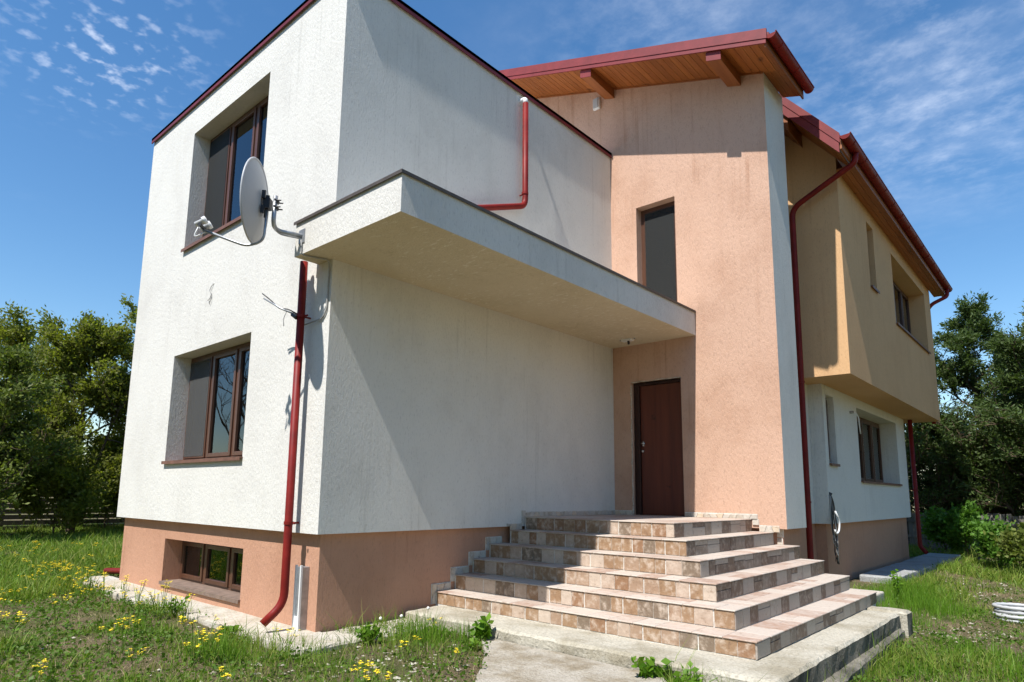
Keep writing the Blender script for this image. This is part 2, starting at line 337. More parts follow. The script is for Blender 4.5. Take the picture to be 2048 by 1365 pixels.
class MB:
    def __init__(s): s.v = []; s.f = []
    def poly(s, pts):
        i = len(s.v); s.v += [tuple(p) for p in pts]; s.f.append(tuple(range(i, i + len(pts)))); return s
    def hexa(s, p):
        """8 points: bottom ring 0-3, top ring 4-7"""
        i = len(s.v); s.v += [tuple(q) for q in p]
        for f in ((0, 3, 2, 1), (4, 5, 6, 7), (0, 1, 5, 4), (1, 2, 6, 5), (2, 3, 7, 6), (3, 0, 4, 7)):
            s.f.append(tuple(i + k for k in f))
        return s
    def box(s, x0, x1, y0, y1, z0, z1):
        return s.hexa([(x0, y0, z0), (x1, y0, z0), (x1, y1, z0), (x0, y1, z0), (x0, y0, z1), (x1, y0, z1), (x1, y1, z1), (x0, y1, z1)])
    def pbox(s, P, u0, u1, w0, w1, z0, z1):
        return s.hexa([P(u0, w0, z0), P(u1, w0, z0), P(u1, w1, z0), P(u0, w1, z0), P(u0, w0, z1), P(u1, w0, z1), P(u1, w1, z1), P(u0, w1, z1)])
    def tile(s, P, u0, u1, z0, z1, w0, w1, c=0.004):
        """a slab lying on w0, its outer face at w1 with a chamfered rim"""
        i = len(s.v)
        s.v += [P(u0, w0, z0), P(u1, w0, z0), P(u1, w0, z1), P(u0, w0, z1)]
        wm = w1 + (w0 - w1) * 0.45
        s.v += [P(u0, wm, z0), P(u1, wm, z0), P(u1, wm, z1), P(u0, wm, z1)]
        s.v += [P(u0 + c, w1, z0 + c), P(u1 - c, w1, z0 + c), P(u1 - c, w1, z1 - c), P(u0 + c, w1, z1 - c)]
        for a in (0, 4):
            for k in range(4):
                j = (k + 1) % 4; s.f.append((i + a + k, i + a + j, i + a + 4 + j, i + a + 4 + k))
        s.f.append((i + 8, i + 9, i + 10, i + 11)); return s
    def tube(s, pts, r, n=12, caps=True, radii=None):
        pts = [Vector(p) for p in pts]; rings = []; prev = None
        for k, p in enumerate(pts):
            if k == 0: d = pts[1] - p
            elif k == len(pts) - 1: d = p - pts[k - 1]
            else: d = (pts[k + 1] - p).normalized() + (p - pts[k - 1]).normalized()
            d = d.normalized() if d.length > 1e-9 else Vector((0, 0, 1))
            if prev is None:
                a = Vector((0, 0, 1)) if abs(d.z) < 0.9 else Vector((1, 0, 0)); x = d.cross(a).normalized()
            else: x = (prev - d * prev.dot(d)).normalized()
            prev = x; y = d.cross(x); rr = radii[k] if radii else r; i0 = len(s.v)
            for q in range(n):
                a = 2 * math.pi * q / n; s.v.append(tuple(p + (x * math.cos(a) + y * math.sin(a)) * rr))
            rings.append(i0)
        for a, b in zip(rings[:-1], rings[1:]):
            for q in range(n):
                j = (q + 1) % n; s.f.append((a + q, a + j, b + j, b + q))
        if caps:
            s.f.append(tuple(rings[0] + q for q in range(n))[::-1]); s.f.append(tuple(rings[-1] + q for q in range(n)))
        return s
    def ball(s, c, r, n=8, m=5, sq=(1, 1, 1)):
        i0 = len(s.v)
        for a in range(m + 1):
            th = math.pi * a / m
            for b in range(n):
                ph = 2 * math.pi * b / n
                s.v.append((c[0] + r * sq[0] * math.sin(th) * math.cos(ph), c[1] + r * sq[1] * math.sin(th) * math.sin(ph), c[2] + r * sq[2] * math.cos(th)))
        for a in range(m):
            for b in range(n):
                j = (b + 1) % n; s.f.append((i0 + a * n + b, i0 + (a + 1) * n + b, i0 + (a + 1) * n + j, i0 + a * n + j))
        return s
    def build(s, name, mat, parent=None, smooth=False, metres=False, bevel=0, recalc=True, base=None):
        b = base if base is not None else (base_of(parent) if parent else Vector((0, 0, 0)))
        vs = [(Vector(v) if metres else M3(*v)) - b for v in s.v]
        me = bpy.data.meshes.new(name); me.from_pydata(vs, [], s.f)
        if recalc:
            bm = bmesh.new(); bm.from_mesh(me); bmesh.ops.remove_doubles(bm, verts=bm.verts, dist=1e-5)
            bmesh.ops.recalc_face_normals(bm, faces=bm.faces); bm.to_mesh(me); bm.free()
        if smooth: me.polygons.foreach_set('use_smooth', [True] * len(me.polygons))
        o = link(name, me, mat, parent)
        if base is not None and parent is None: o.location = b; BASE[o.name] = b
        if bevel:
            md = o.modifiers.new('bevel', 'BEVEL'); md.width = bevel; md.segments = 2; md.limit_method = 'ANGLE'
        return o

def front(c): return lambda u, w_, z: (u, c + w_, z)
def side(c): return lambda u, w_, z: (c - w_, u, z)
def facade(mb, P, u0, u1, z0, z1, holes):
    us = sorted({u0, u1, *[h[k] for h in holes for k in (0, 1)]}); zs = sorted({z0, z1, *[h[k] for h in holes for k in (2, 3)]})
    for a, b in zip(us[:-1], us[1:]):
        for c, d in zip(zs[:-1], zs[1:]):
            if any(h[0] <= a and b <= h[1] and h[2] <= c and d <= h[3] for h in holes): continue
            mb.poly([P(a, 0, c), P(b, 0, c), P(b, 0, d), P(a, 0, d)])
    for a, b, c, d, w_ in holes:
        mb.poly([P(a, 0, c), P(a, w_, c), P(a, w_, d), P(a, 0, d)]); mb.poly([P(b, 0, c), P(b, w_, c), P(b, w_, d), P(b, 0, d)])
        mb.poly([P(a, 0, d), P(a, w_, d), P(b, w_, d), P(b, 0, d)]); mb.poly([P(a, 0, c), P(a, w_, c), P(b, w_, c), P(b, 0, c)])
    return mb

# ------------------------------------------------------------------ layout (plan units)
W, D, T = 4.92, 4.75, 2.338
ZP, ZT = 1.0416, 6.55
CX, CY, CL, C0, C1 = 1.286, -0.255, -0.233, 3.528, 3.85
TB = 5.45                          # back of the tower
RX, F2, B2 = 2.195, 6.96, 12.65    # rear block, lower storey
Q, F1, BQ, ZQ = 2.739, 6.35, 13.5, 3.083
PI_ = 0.075                        # plinth set-back
def soff(x): return 7.655 - 0.332 * x

# ------------------------------------------------------------------ ground
def gz(x, y):
    x = np.asarray(x, float); y = np.asarray(y, float)
    s = np.clip((x - 2.75) / 0.95, 0, 1); s = s * s * (3 - 2 * s)
    back = np.clip((y - 6.0) / 4.0, 0, 1)
    return 0.165 - 0.125 * s * (1 - 0.3 * back) + 0.012 * np.sin(x * 2.1 + y * 1.3) + 0.010 * np.sin(y * 3.3 - x * 1.7)
def make_ground():
    c = np.concatenate([-np.geomspace(400, 26, 14), np.arange(-25, 25.01, 0.25), np.geomspace(26, 400, 14)])
    n = len(c); X, Y = np.meshgrid(c, c, indexing='ij')
    Z = gz(X, Y) + RNG.normal(0, 0.004, X.shape)
    far = np.maximum(np.abs(X), np.abs(Y)) > 25; Z[far] = 0.1
    v = np.stack([X * S, Y * S, (Z - ZG) * S], -1).reshape(-1, 3)
    idx = np.arange(n * n).reshape(n, n)
    f = np.stack([idx[:-1, :-1], idx[1:, :-1], idx[1:, 1:], idx[:-1, 1:]], -1).reshape(-1, 4)
    me = bpy.data.meshes.new('ground'); me.from_pydata(v.tolist(), [], f.tolist())
    me.polygons.foreach_set('use_smooth', [True] * len(me.polygons))
    tag(link('ground', me, 'soil'), 'weedy earth yard around the house', None, None, 'structure')
make_ground()

def worn_slab(name, poly, z0, z1, mat, seg=0.12, jit=0.012, label=None):
    """a concrete slab with a chipped rim"""
    pts = []
    for a, b in zip(poly, poly[1:] + poly[:1]):
        a = Vector(a); b = Vector(b); k = max(1, int((b - a).length / seg))
        for i in range(k):
            p = a.lerp(b, i / k); pts.append(p + Vector((random.uniform(-jit, jit), random.uniform(-jit, jit))))
    c = sum(pts, Vector((0, 0))) / len(pts); n = len(pts); mb = MB()
    rings = []
    for zz, sh in ((z0, 0.0), (z1 - 0.02, 0.0), (z1, 0.016)):
        i0 = len(mb.v)
        for p in pts:
            d = (c - p).normalized() * sh * random.uniform(0.5, 1.4)
            mb.v.append((p.x + d.x, p.y + d.y, zz + (random.uniform(-0.004, 0.004) if zz > z0 else 0)))
        rings.append(i0)
    for a, b in zip(rings[:-1], rings[1:]):
        for i in range(n):
            j = (i + 1) % n; mb.f.append((a + i, a + j, b + j, b + i))
    mb.f.append(tuple(rings[-1] + i for i in range(n)))
    o = mb.build(name, mat); 
    return tag(o, label, None, None, 'structure')
worn_slab('pavement', [(-5.45, -0.36), (0.42, -0.36), (0.42, 1.02), (-0.02, 1.02), (-0.02, 0.12), (-5.45, 0.12)], 0.0, 0.212, 'strip', label='pale concrete strip along the foot of the white wing')
worn_slab('path', [(1.02, 0.99), (2.72, 0.99), (3.2, 0.5), (4.9, -1.75), (3.0, -1.75), (1.92, 0.0), (1.45, 0.6)], 0.0, 0.208, 'path', label='worn concrete path slab leading to the entrance steps')
worn_slab('pavement', [(2.28, 8.0), (2.80, 8.0), (2.86, 13.75), (2.28, 13.75)], -0.05, 0.262, 'greystrip', label='grey concrete strip along the rear plinth')

# ------------------------------------------------------------------ the house
house = thing('house', 'two-storey stucco house with white box wing, peach tower and red roofs', 'house', M3(-1.2, 4.0, 0.2))
WX0, WX1 = -3.45, -1.466
front_holes = [(WX0, WX1, 1.744, 3.074, 0.27), (WX0, WX1, 4.462, 6.097, 0.27)]
slit_lo = (7.12, 7.53, 1.905, 2.945, 0.16); win_lo = (8.85, 11.85, 1.69, 2.93, 0.36)
slit_up = (7.93, 8.36, 4.71, 5.79, 0.16); win_up = (9.66, 12.80, 4.47, 5.765, 0.36)

# white wing walls
mb = MB(); P = front(0)
facade(mb, P, -W, 0, ZP, ZT, front_holes)
mb.poly([(0, 0, ZP), (0, D, ZP), (0, D, ZT), (0, 0, ZT)])
mb.poly([(-W, 0, ZP), (-W, 9.0, ZP), (-W, 9.0, ZT), (-W, 0, ZT)])
mb.poly([(-W, 0, ZP), (0, 0, ZP), (0, D, ZP), (-W, D, ZP)])
mb.poly([(-W, 9.0, ZP), (-2.4, 9.0, ZP), (-2.4, 9.0, ZT), (-W, 9.0, ZT)])
mb.poly([(-W, 0.0, ZT - 0.1), (0.0, 0.0, ZT - 0.1), (0.0, D, ZT - 0.1), (-2.4, D, ZT - 0.1), (-2.4, 9.0, ZT - 0.1), (-W, 9.0, ZT - 0.1)])
tag(mb.build('wall', 'white', house, recalc=False), 'white textured stucco wall of the box wing')
# parapet flashing
mb = MB(); e = 0.03
mb.box(-W - e, 0 + e, -e, 0.18, ZT - 0.012, ZT + 0.03); mb.box(-W - e, 0 + e, -e, -e + 0.012, ZT - 0.05, ZT + 0.03)
mb.box(-0.18, e, 0.185, D - 0.004, ZT - 0.012, ZT + 0.03); mb.box(e - 0.012, e, -e, D - 0.004, ZT - 0.05, ZT + 0.03)
mb.box(-W - e, -W + 0.18, 0.185, 9.0, ZT - 0.012, ZT + 0.03)
mb.build('parapet_flashing', 'darkred', house)
# plinth of the wing
BWIN = (-3.42, -1.45, 0.318, 0.828, 0.27)
mb = MB(); facade(mb, front(PI_), -W + 0.1, -PI_, -0.05, ZP - 0.001, [BWIN])
mb.poly([(-PI_, PI_, -0.05), (-PI_, D, -0.05), (-PI_, D, ZP - 0.001), (-PI_, PI_, ZP - 0.001)])
mb.poly([(-W + 0.1, PI_, -0.05), (-W + 0.1, 9, -0.05), (-W + 0.1, 9, ZP - 0.001), (-W + 0.1, PI_, ZP - 0.001)])
tag(mb.build('plinth', 'plinth', house, recalc=False), 'salmon stucco plinth of the white wing')

# tower
TX0 = -3.0
DOOR = (0.29, 1.055, 1.150, 2.995, 0.13); TWIN = (0.428, 1.041, 3.90, 5.572, 0.20)
mb = MB(); facade(mb, front(D), 0.0, T, ZP, 6.60, [DOOR, TWIN])
mb.poly([(TX0, D, 6.60), (T, D, 6.60), (T, D, soff(T)), (TX0, D, soff(TX0))])
mb.poly([(0.0, D, ZP), (T, D, ZP), (T, TB, ZP), (0.0, TB, ZP)])
tag(mb.build('wall', 'peach', house, recalc=False), 'peach stucco front wall of the tower')
mb = MB(); mb.poly([(T, D, ZP), (T, TB, ZP), (T, TB, soff(T)), (T, D, soff(T))])
mb.poly([(T, TB, ZP), (TX0, TB, ZP), (TX0, TB, soff(TX0)), (T, TB, soff(T))])
mb.poly([(TX0, D, 6.4), (TX0, TB, 6.4), (TX0, TB, soff(TX0)), (TX0, D, soff(TX0))])
tag(mb.build('wall', 'white', house, recalc=False), 'pale side wall of the tower')
mb = MB(); mb.box(-0.06, T - PI_, D + PI_, TB - 0.02, -0.05, ZP - 0.002); mb.build('plinth', 'plinth', house)
# recess between tower and rear block
mb = MB(); IX = 2.0
mb.poly([(IX, TB - 0.1, ZP), (IX, F2, ZP), (IX, F2, ZQ), (IX, TB - 0.1, ZQ)])
mb.poly([(IX, TB - 0.1, ZQ), (IX, F1 + 0.1, ZQ), (IX, F1 + 0.1, 6.9), (IX, TB - 0.1, 6.9)])
mb.poly([(IX, F2, ZP), (RX, F2, ZP), (RX, F2, ZQ), (IX, F2, ZQ)])
facade(mb, side(RX), F2, B2, ZP, ZQ - 0.001, [slit_lo, win_lo])
mb.poly([(RX, B2, ZP), (-2, B2, ZP), (-2, B2, ZQ), (RX, B2, ZQ)])
mb.poly([(RX, F2, ZP), (RX, B2, ZP), (IX - 1, B2, ZP), (IX - 1, TB, ZP), (IX, TB, ZP), (IX, F2, ZP)])
tag(mb.build('wall', 'white', house, recalc=False), 'white stucco lower wall of the rear block')
mb = MB(); q = PI_
mb.box(IX - 0.5, IX - 0.03, TB - 0.1, B2 - q, -0.05, ZP - 0.002); mb.box(IX - 0.03, RX - q, F2 + q, B2 - q, -0.05, ZP - 0.002)
mb.build('plinth', 'plinth', house)
# ochre upper block
RS = 1.21                                  # steep rear roof
def rsoff(x): return 6.22 + RS * (Q - x)
mb = MB()
facade(mb, side(Q), F1, BQ, ZQ, 6.22, [slit_up, win_up])
mb.poly([(IX - 0.4, F1, ZQ), (Q, F1, ZQ), (Q, F1, 6.22), (IX - 0.4, F1, rsoff(IX - 0.4))])
mb.poly([(IX - 0.4, F1, ZQ), (Q, F1, ZQ), (Q, BQ, ZQ), (IX - 0.4, BQ, ZQ)])
mb.poly([(Q, BQ, ZQ), (-2, BQ, ZQ), (-2, BQ, 7.6), (1.5, BQ, rsoff(1.5)), (Q, BQ, 6.22)])
tag(mb.build('wall', 'ochre', house, recalc=False), 'ochre stucco wall of the overhanging upper storey')

# canopy
canopy = tag(MB().build('canopy', 'white', house), 'white concrete entrance canopy wrapping the wall corner')
mb = MB()
mb.poly([(CL, CY, C0), (CX, CY, C0), (CX, CY, C1), (CL, CY, C1)])
mb.poly([(CX, CY, C0), (CX, D, C0), (CX, D, C1), (CX, CY, C1)])
mb.poly([(CL, CY, C0), (CL, 0, C0), (CL, 0, C1), (CL, CY, C1)])
mb.poly([(CL, CY, C1), (CX, CY, C1), (CX, D, C1), (0, D, C1), (0, 0, C1), (CL, 0, C1)])
me = canopy.data; tmp = mb.build('tmp', 'white', house, recalc=False)
canopy.data = tmp.data; bpy.data.objects.remove(tmp)
mb = MB(); mb.poly([(CL, CY, C0), (CX, CY, C0), (CX, D, C0), (0, D, C0), (0, 0, C0), (CL, 0, C0)])
mb.build('canopy_underside', 'cream', canopy, recalc=False)
mb = MB(); e = 0.018
mb.box(CL - e, CX + e, CY - e, CY + 0.12, C1 + 0.001, C1 + 0.012); mb.box(CX - 0.12, CX + e, CY + 0.122, D - 0.003, C1 + 0.001, C1 + 0.012)
mb.box(CL - e, CX + e, CY - e, CY - e + 0.006, C1 - 0.016, C1 + 0.001); mb.box(CX + e - 0.006, CX + e, CY - e + 0.006, D - 0.003, C1 - 0.016, C1 + 0.001)
mb.build('canopy_flashing', 'flash', canopy)

# tower roof: sheet, fascia, boards, beams, gutter
YF, XR = 4.09, 2.60
def slope_box(mb, x0, x1, y0, y1, dz0, dz1, fn=soff):
    return mb.hexa([(x0, y0, fn(x0) + dz0), (x1, y0, fn(x1) + dz0), (x1, y1, fn(x1) + dz0), (x0, y1, fn(x0) + dz0),
                    (x0, y0, fn(x0) + dz1), (x1, y0, fn(x1) + dz1), (x1, y1, fn(x1) + dz1), (x0, y1, fn(x0) + dz1)])
roof = slope_box(MB(), TX0, XR + 0.05, YF - 0.005, TB + 0.03, 0.10, 0.135).build('roof', 'redroof', house)
tag(roof, 'red sheet-metal lean-to roof of the tower')
mb = MB(); slope_box(mb, TX0, XR + 0.03, YF - 0.03, YF - 0.006, 0.045, 0.175); mb.build('rake_flashing', 'redroof', roof)
mb = MB(); slope_box(mb, TX0, XR + 0.015, YF - 0.022, YF - 0.002, -0.012, 0.042); mb.build('rake_trim', 'redroof', roof)
n = 0; x = TX0 + 0.9
while x < XR - 0.02:
    x1 = min(x + 0.098, XR - 0.01)
    mb = MB(); slope_box(mb, x + 0.002, x1 - 0.003, YF, D - 0.003, 0.0, 0.02)
    mb.build('soffit_board', 'soffit', roof); x += 0.098
for x0, x1 in ((T + 0.004, T + 0.088), (T + 0.091, T + 0.175), (T + 0.178, XR - 0.012)):
    slope_box(MB(), x0, x1, D, TB + 0.02, 0.0, 0.02).build('soffit_board', 'soffit', roof)
mb = MB(); slope_box(mb, TX0 + 0.9, T, D - 0.022, D - 0.0015, -0.02, -0.001); mb.build('cornice_strip', 'beam', roof)
for x0, x1 in ((-0.09, 0.09), (1.86, 2.045)):
    mb = MB(); z = lambda xx, d: soff(xx) + d
    mb.hexa([(x0, YF + 0.02, z(x0, -0.125)), (x1, YF + 0.02, z(x1, -0.125)), (x1, D - 0.002, z(x1, -0.16)), (x0, D - 0.002, z(x0, -0.16)),
             (x0, YF + 0.02, z(x0, -0.001)), (x1, YF + 0.02, z(x1, -0.001)), (x1, D - 0.002, z(x1, -0.001)), (x0, D - 0.002, z(x0, -0.001))])
    bo = mb.build('beam', 'beam', roof, bevel=0.004)
    mb = MB(); mb.hexa([(x0 - .003, YF + 0.008, z(x0, -0.13)), (x1 + .003, YF + 0.008, z(x1, -0.13)), (x1 + .003, YF + 0.018, z(x1, -0.13)), (x0 - .003, YF + 0.018, z(x0, -0.13)),
             (x0 - .003, YF + 0.008, z(x0, -0.013)), (x1 + .003, YF + 0.008, z(x1, -0.013)), (x1 + .003, YF + 0.018, z(x1, -0.013)), (x0 - .003, YF + 0.018, z(x0, -0.013))])
    mb.build('beam_cap', 'redroof', roof)
MB().box(XR - 0.008, XR + 0.012, YF, TB + 0.02, soff(XR) - 0.05, soff(XR) + 0.10).build('eave_board', 'beam', roof)
def gutter(name, xc, zc_, y0, y1, r, parent):
    mb = MB(); k = 12; t_ = 0.006
    prof = [(xc + r * math.cos(a), zc_ + r * math.sin(a)) for a in [math.pi + math.pi * i / k for i in range(k + 1)]]
    prof += [(xc + (r - t_) * math.cos(a), zc_ + (r - t_) * math.sin(a)) for a in [2 * math.pi - math.pi * i / k for i in range(k + 1)]]
    m = len(prof)
    for y in (y0, y1):
        for px, pz in prof: mb.v.append((px, y, pz))
    for i in range(m):
        j = (i + 1) % m; mb.f.append((i, j, m + j, m + i))
    mb.f.append(tuple(range(m))[::-1]); mb.f.append(tuple(range(m, 2 * m)))
    for y in (y0 + 0.012, y1 - 0.012):
        mb.poly([(xc + (r - 0.002) * math.cos(a), y, zc_ + (r - 0.002) * math.sin(a)) for a in [math.pi + math.pi * i / k for i in range(k + 1)]])
    mb.tube([(xc + r, y0, zc_), (xc + r, y1, zc_)], 0.009, 8)
    g = mb.build(name, 'red', parent)
    y = y0 + 0.25
    while y < y1 - 0.1:
        b = MB(); b.tube([(xc - r * 1.03, y, zc_ + 0.03)] + [(xc + r * 1.04 * math.cos(a), y, zc_ + r * 1.04 * math.sin(a)) for a in [math.pi + math.pi * i / 8 for i in range(9)]], 0.006, 6)
        b.build('gutter_bracket', 'red', parent); y += 0.6
    return g
gutter('gutter', XR + 0.075, soff(XR) + 0.085, YF - 0.02, TB + 0.06, 0.062, roof)

# rear roof
EX = 2.985
def rtop(x): return rsoff(x) + 0.24
rr = MB()
ry0, ry1 = 5.70, 14.15
prof = [(EX, rtop(EX)), (1.75, rtop(1.75)), (-4.6, rtop(1.75) + 0.45), (-4.6, rtop(1.75) + 0.40), (1.73, rtop(1.75) - 0.06), (EX, rtop(EX) - 0.06)]
m = len(prof)
for y in (ry0, ry1):
    for px, pz in prof: rr.v.append((px, y, pz))
for i in range(m):
    j = (i + 1) % m; rr.f.append((i, j, m + j, m + i))
rr.f.append(tuple(range(m))[::-1]); rr.f.append(tuple(range(m, 2 * m)))
rroof = tag(rr.build('roof', 'redroof', house), 'steep red roof of the rear block')
def rbox(x0, x1, y0, y1, d0, d1): return slope_box(MB(), x0, x1, y0, y1, d0, d1, rsoff)
rbox(1.8, EX - 0.02, ry0 - 0.022, ry0 - 0.002, 0.12, 0.26).build('rake_flashing', 'redroof', rroof)
rbox(1.8, EX - 0.035, ry0 - 0.014, ry0 - 0.001, -0.03, 0.115).build('rake_trim', 'redroof', rroof)
x = 1.8
while x < EX - 0.05:
    rbox(x + 0.002, min(x + 0.062, EX - 0.05), ry0, F1 - 0.003, -0.01, 0.012).build('soffit_board', 'soffit', rroof); x += 0.064
rbox(2.07, 2.31, ry0 + 0.02, F1 - 0.002, -0.22, -0.011).build('beam', 'beam', rroof)  # rafter shifted and deepened so it shades the ochre front behind
y = F1 + 0.0
MB().box(EX - 0.03, EX - 0.004, ry0, ry1, 5.99, 6.16).build('eave_board', 'beam', rroof)
for k in range(3):
    MB().box(Q + 0.003 + k * 0.071, Q + 0.070 + k * 0.071, F1, ry1 - 0.02, 6.02, 6.04).build('soffit_board', 'soffit', rroof)
gutter('gutter', EX + 0.052, 6.15, ry0 - 0.05, ry1 + 0.02, 0.066, rroof)
rbox(1.8, EX - 0.035, ry1 - 0.02, ry1 - 0.002, -0.03, 0.175).build('rake_trim', 'whitepl', rroof)

# windows
def window(P, hole, lights, screen=(), label=None, fw=0.05, sill='sill', curtain=True, lip=0.03, mat='brown', screenmat='screen'):
    u0, u1, z0, z1, dp = hole
    mb = MB(); w0, w1 = dp - 0.06, dp + 0.01
    mb.pbox(P, u0, u0 + fw, w0, w1, z0, z1); mb.pbox(P, u1 - fw, u1, w0, w1, z0, z1)
    mb.pbox(P, u0 + fw, u1 - fw, w0, w1, z0, z0 + fw); mb.pbox(P, u0 + fw, u1 - fw, w0, w1, z1 - fw, z1)
    win = mb.build('window', mat, house, bevel=0.006)
    if label: win['label'] = label
    n = len(lights) - 1
    for i in range(n):
        a = u0 + (u1 - u0) * lights[i]; b = u0 + (u1 - u0) * lights[i + 1]
        if i: MB().pbox(P, a - 0.028, a + 0.028, w0 - 0.004, w1 - 0.004, z0 + fw, z1 - fw).build('mullion', mat, win, bevel=0.006)
        a2 = a + (fw if i == 0 else 0.03); b2 = b - (fw if i == n - 1 else 0.03)
        sw = 0.045; c, d = z0 + fw + 0.002, z1 - fw - 0.002; v0, v1 = w0 - 0.018, w0 + 0.035
        m2 = MB()
        m2.pbox(P, a2, a2 + sw, v0, v1, c, d); m2.pbox(P, b2 - sw, b2, v0, v1, c, d)
        m2.pbox(P, a2 + sw, b2 - sw, v0, v1, c, c + sw); m2.pbox(P, a2 + sw, b2 - sw, v0, v1, d - sw, d)
        m2.build('sash', mat, win, bevel=0.005)
        MB().pbox(P, a2 + sw, b2 - sw, v0 + 0.026, v0 + 0.032, c + sw, d - sw).build('pane', 'glass', win)
        if i in screen: MB().pbox(P, a2 + sw * .45, b2 - sw * .45, v0 - 0.004, v0 - 0.002, c + sw * .45, d - sw * .45).build('insect_screen', screenmat, win)
    if curtain:
        m3 = MB(); k = 40
        for i in range(k):
            ua = u0 + (u1 - u0) * i / k; ub = u0 + (u1 - u0) * (i + 1) / k
            wa = dp + 0.12 + 0.02 * math.sin(i * 1.9); wb = dp + 0.12 + 0.02 * math.sin((i + 1) * 1.9)
            if not (0.36 < (i + 0.5) / k < 0.62): m3.poly([P(ua, wa, z0), P(ub, wb, z0), P(ub, wb, z1), P(ua, wa, z1)])
        m3.build('curtain', 'curtain', win, recalc=False)
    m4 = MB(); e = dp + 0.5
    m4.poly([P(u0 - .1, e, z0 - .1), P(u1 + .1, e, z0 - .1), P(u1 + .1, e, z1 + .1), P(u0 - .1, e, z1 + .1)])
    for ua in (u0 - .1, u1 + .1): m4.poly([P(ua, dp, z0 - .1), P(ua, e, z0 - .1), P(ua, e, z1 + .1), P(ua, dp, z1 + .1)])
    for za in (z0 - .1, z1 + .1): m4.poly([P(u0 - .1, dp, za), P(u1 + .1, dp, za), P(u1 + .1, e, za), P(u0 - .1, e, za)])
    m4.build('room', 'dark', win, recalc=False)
    if sill:
        m5 = MB(); m5.pbox(P, u0 + 0.002, u1 - 0.002, 0.002, dp - 0.062, z0 + 0.002, z0 + 0.014)
        m5.pbox(P, u0 - 0.012, u1 + 0.012, -lip, 0.0015, z0 - 0.006, z0 + 0.012); m5.pbox(P, u0 - 0.012, u1 + 0.012, -lip - 0.006, -lip, z0 - 0.026, z0 + 0.012)
        m5.build('sill', sill, win)
    return win
window(front(0), front_holes[0], (0, .335, .665, 1), (0,), 'three-light brown window above the basement window')
window(front(0), front_holes[1], (0, .335, .665, 1), (0,), 'tall three-light brown window behind the satellite dish', screenmat='screendark')
window(front(PI_), BWIN, (0, .335, .665, 1), (), 'low brown basement window in the plinth', 0.04, 'dustysill', False, 0.02)
window(front(D), TWIN, (0, 1), (0,), 'narrow dark tower window above the canopy', 0.055, 'sill', False, 0.012, screenmat='screendark')
window(side(RX), slit_lo, (0, 1), (), 'narrow slit window in the white rear wall', 0.04, 'sill', False, 0.03)
window(side(RX), win_lo, (0, .25, .5, .75, 1), (), 'wide window in the white rear wall', 0.05, 'sill', True, 0.03)
window(side(Q), slit_up, (0, 1), (), 'narrow slit window in the ochre upper storey', 0.04, 'sill', False, 0.03)
window(side(Q), win_up, (0, .25, .5, .75, 1), (), 'wide window in the ochre upper storey', 0.05, 'sill', True, 0.03)

# door
u0, u1, z0, z1, dp = DOOR
P = front(D)
door = MB().pbox(P, u0 + 0.10, u1 - 0.03, 0.085, 0.125, z0 + 0.005, z1 - 0.055).build('door', 'door', house, bevel=0.004)
door['label'] = 'dark red-brown wooden entrance door under the canopy'
mb = MB(); mb.pbox(P, u0 + 0.012, u0 + 0.098, 0.06, 0.14, z0, z1 - 0.02); mb.pbox(P, u1 - 0.028, u1 - 0.002, 0.06, 0.14, z0, z1 - 0.02)
mb.pbox(P, u0 + 0.098, u1 - 0.028, 0.06, 0.14, z1 - 0.052, z1 - 0.02); mb.build('door_frame', 'doorframe', door)
mb = MB(); mb.pbox(P, u0 + 0.05, u1 - 0.02, 0.15, 0.2, z0, z1); mb.build('door_backing', 'dark', door)
mb = MB(); c = (u0 + 0.135, 0, 2.125)
mb.pbox(P, u0 + 0.122, u0 + 0.148, 0.078, 0.086, 2.09, 2.155); mb.build('handle_plate', 'metal', door, bevel=0.004)
mb = MB(); mb.tube([P(c[0], 0.08, 2.125), P(c[0], 0.035, 2.125), P(c[0] + 0.015, 0.03, 2.125), P(c[0] + 0.05, 0.03, 2.122)], 0.010, 8); mb.build('handle', 'metal', door, True)
mb = MB(); mb.tube([P(c[0], 0.08, 2.02), P(c[0], 0.064, 2.02)], 0.016, 12); mb.build('lock', 'metal', door)
# ragged plaster edge round the opening
def ragged(name, pts, wid, dep):
    mb = MB(); prev = None
    for a, b in zip(pts[:-1], pts[1:]):
        a = Vector(a); b = Vector(b); k = max(2, int((b - a).length / 0.05))
        for i in range(k + (1 if (b is pts[-1]) else 0)):
            p = a.lerp(b, i / k); mb.v.append(tuple(p))
    path = [Vector(v) for v in mb.v]; m2 = MB()
    m2.tube([tuple(p + Vector((random.uniform(-.006, .006), random.uniform(-.003, .002), random.uniform(-.006, .006)))) for p in path], wid, 6, True, [wid * random.uniform(0.55, 1.25) for _ in path])
    return m2.build(name, 'foam', door)
ragged('plaster_edge', [(u0 + 0.004, D + 0.0, z0), (u0 + 0.004, D + 0.0, z1)], 0.011, 0.01)
ragged('plaster_edge', [(u0, D + 0.0, z1 - 0.003), (u1, D + 0.0, z1 - 0.003), (u1 + 0.002, D, z1 - 0.02)], 0.008, 0.01)

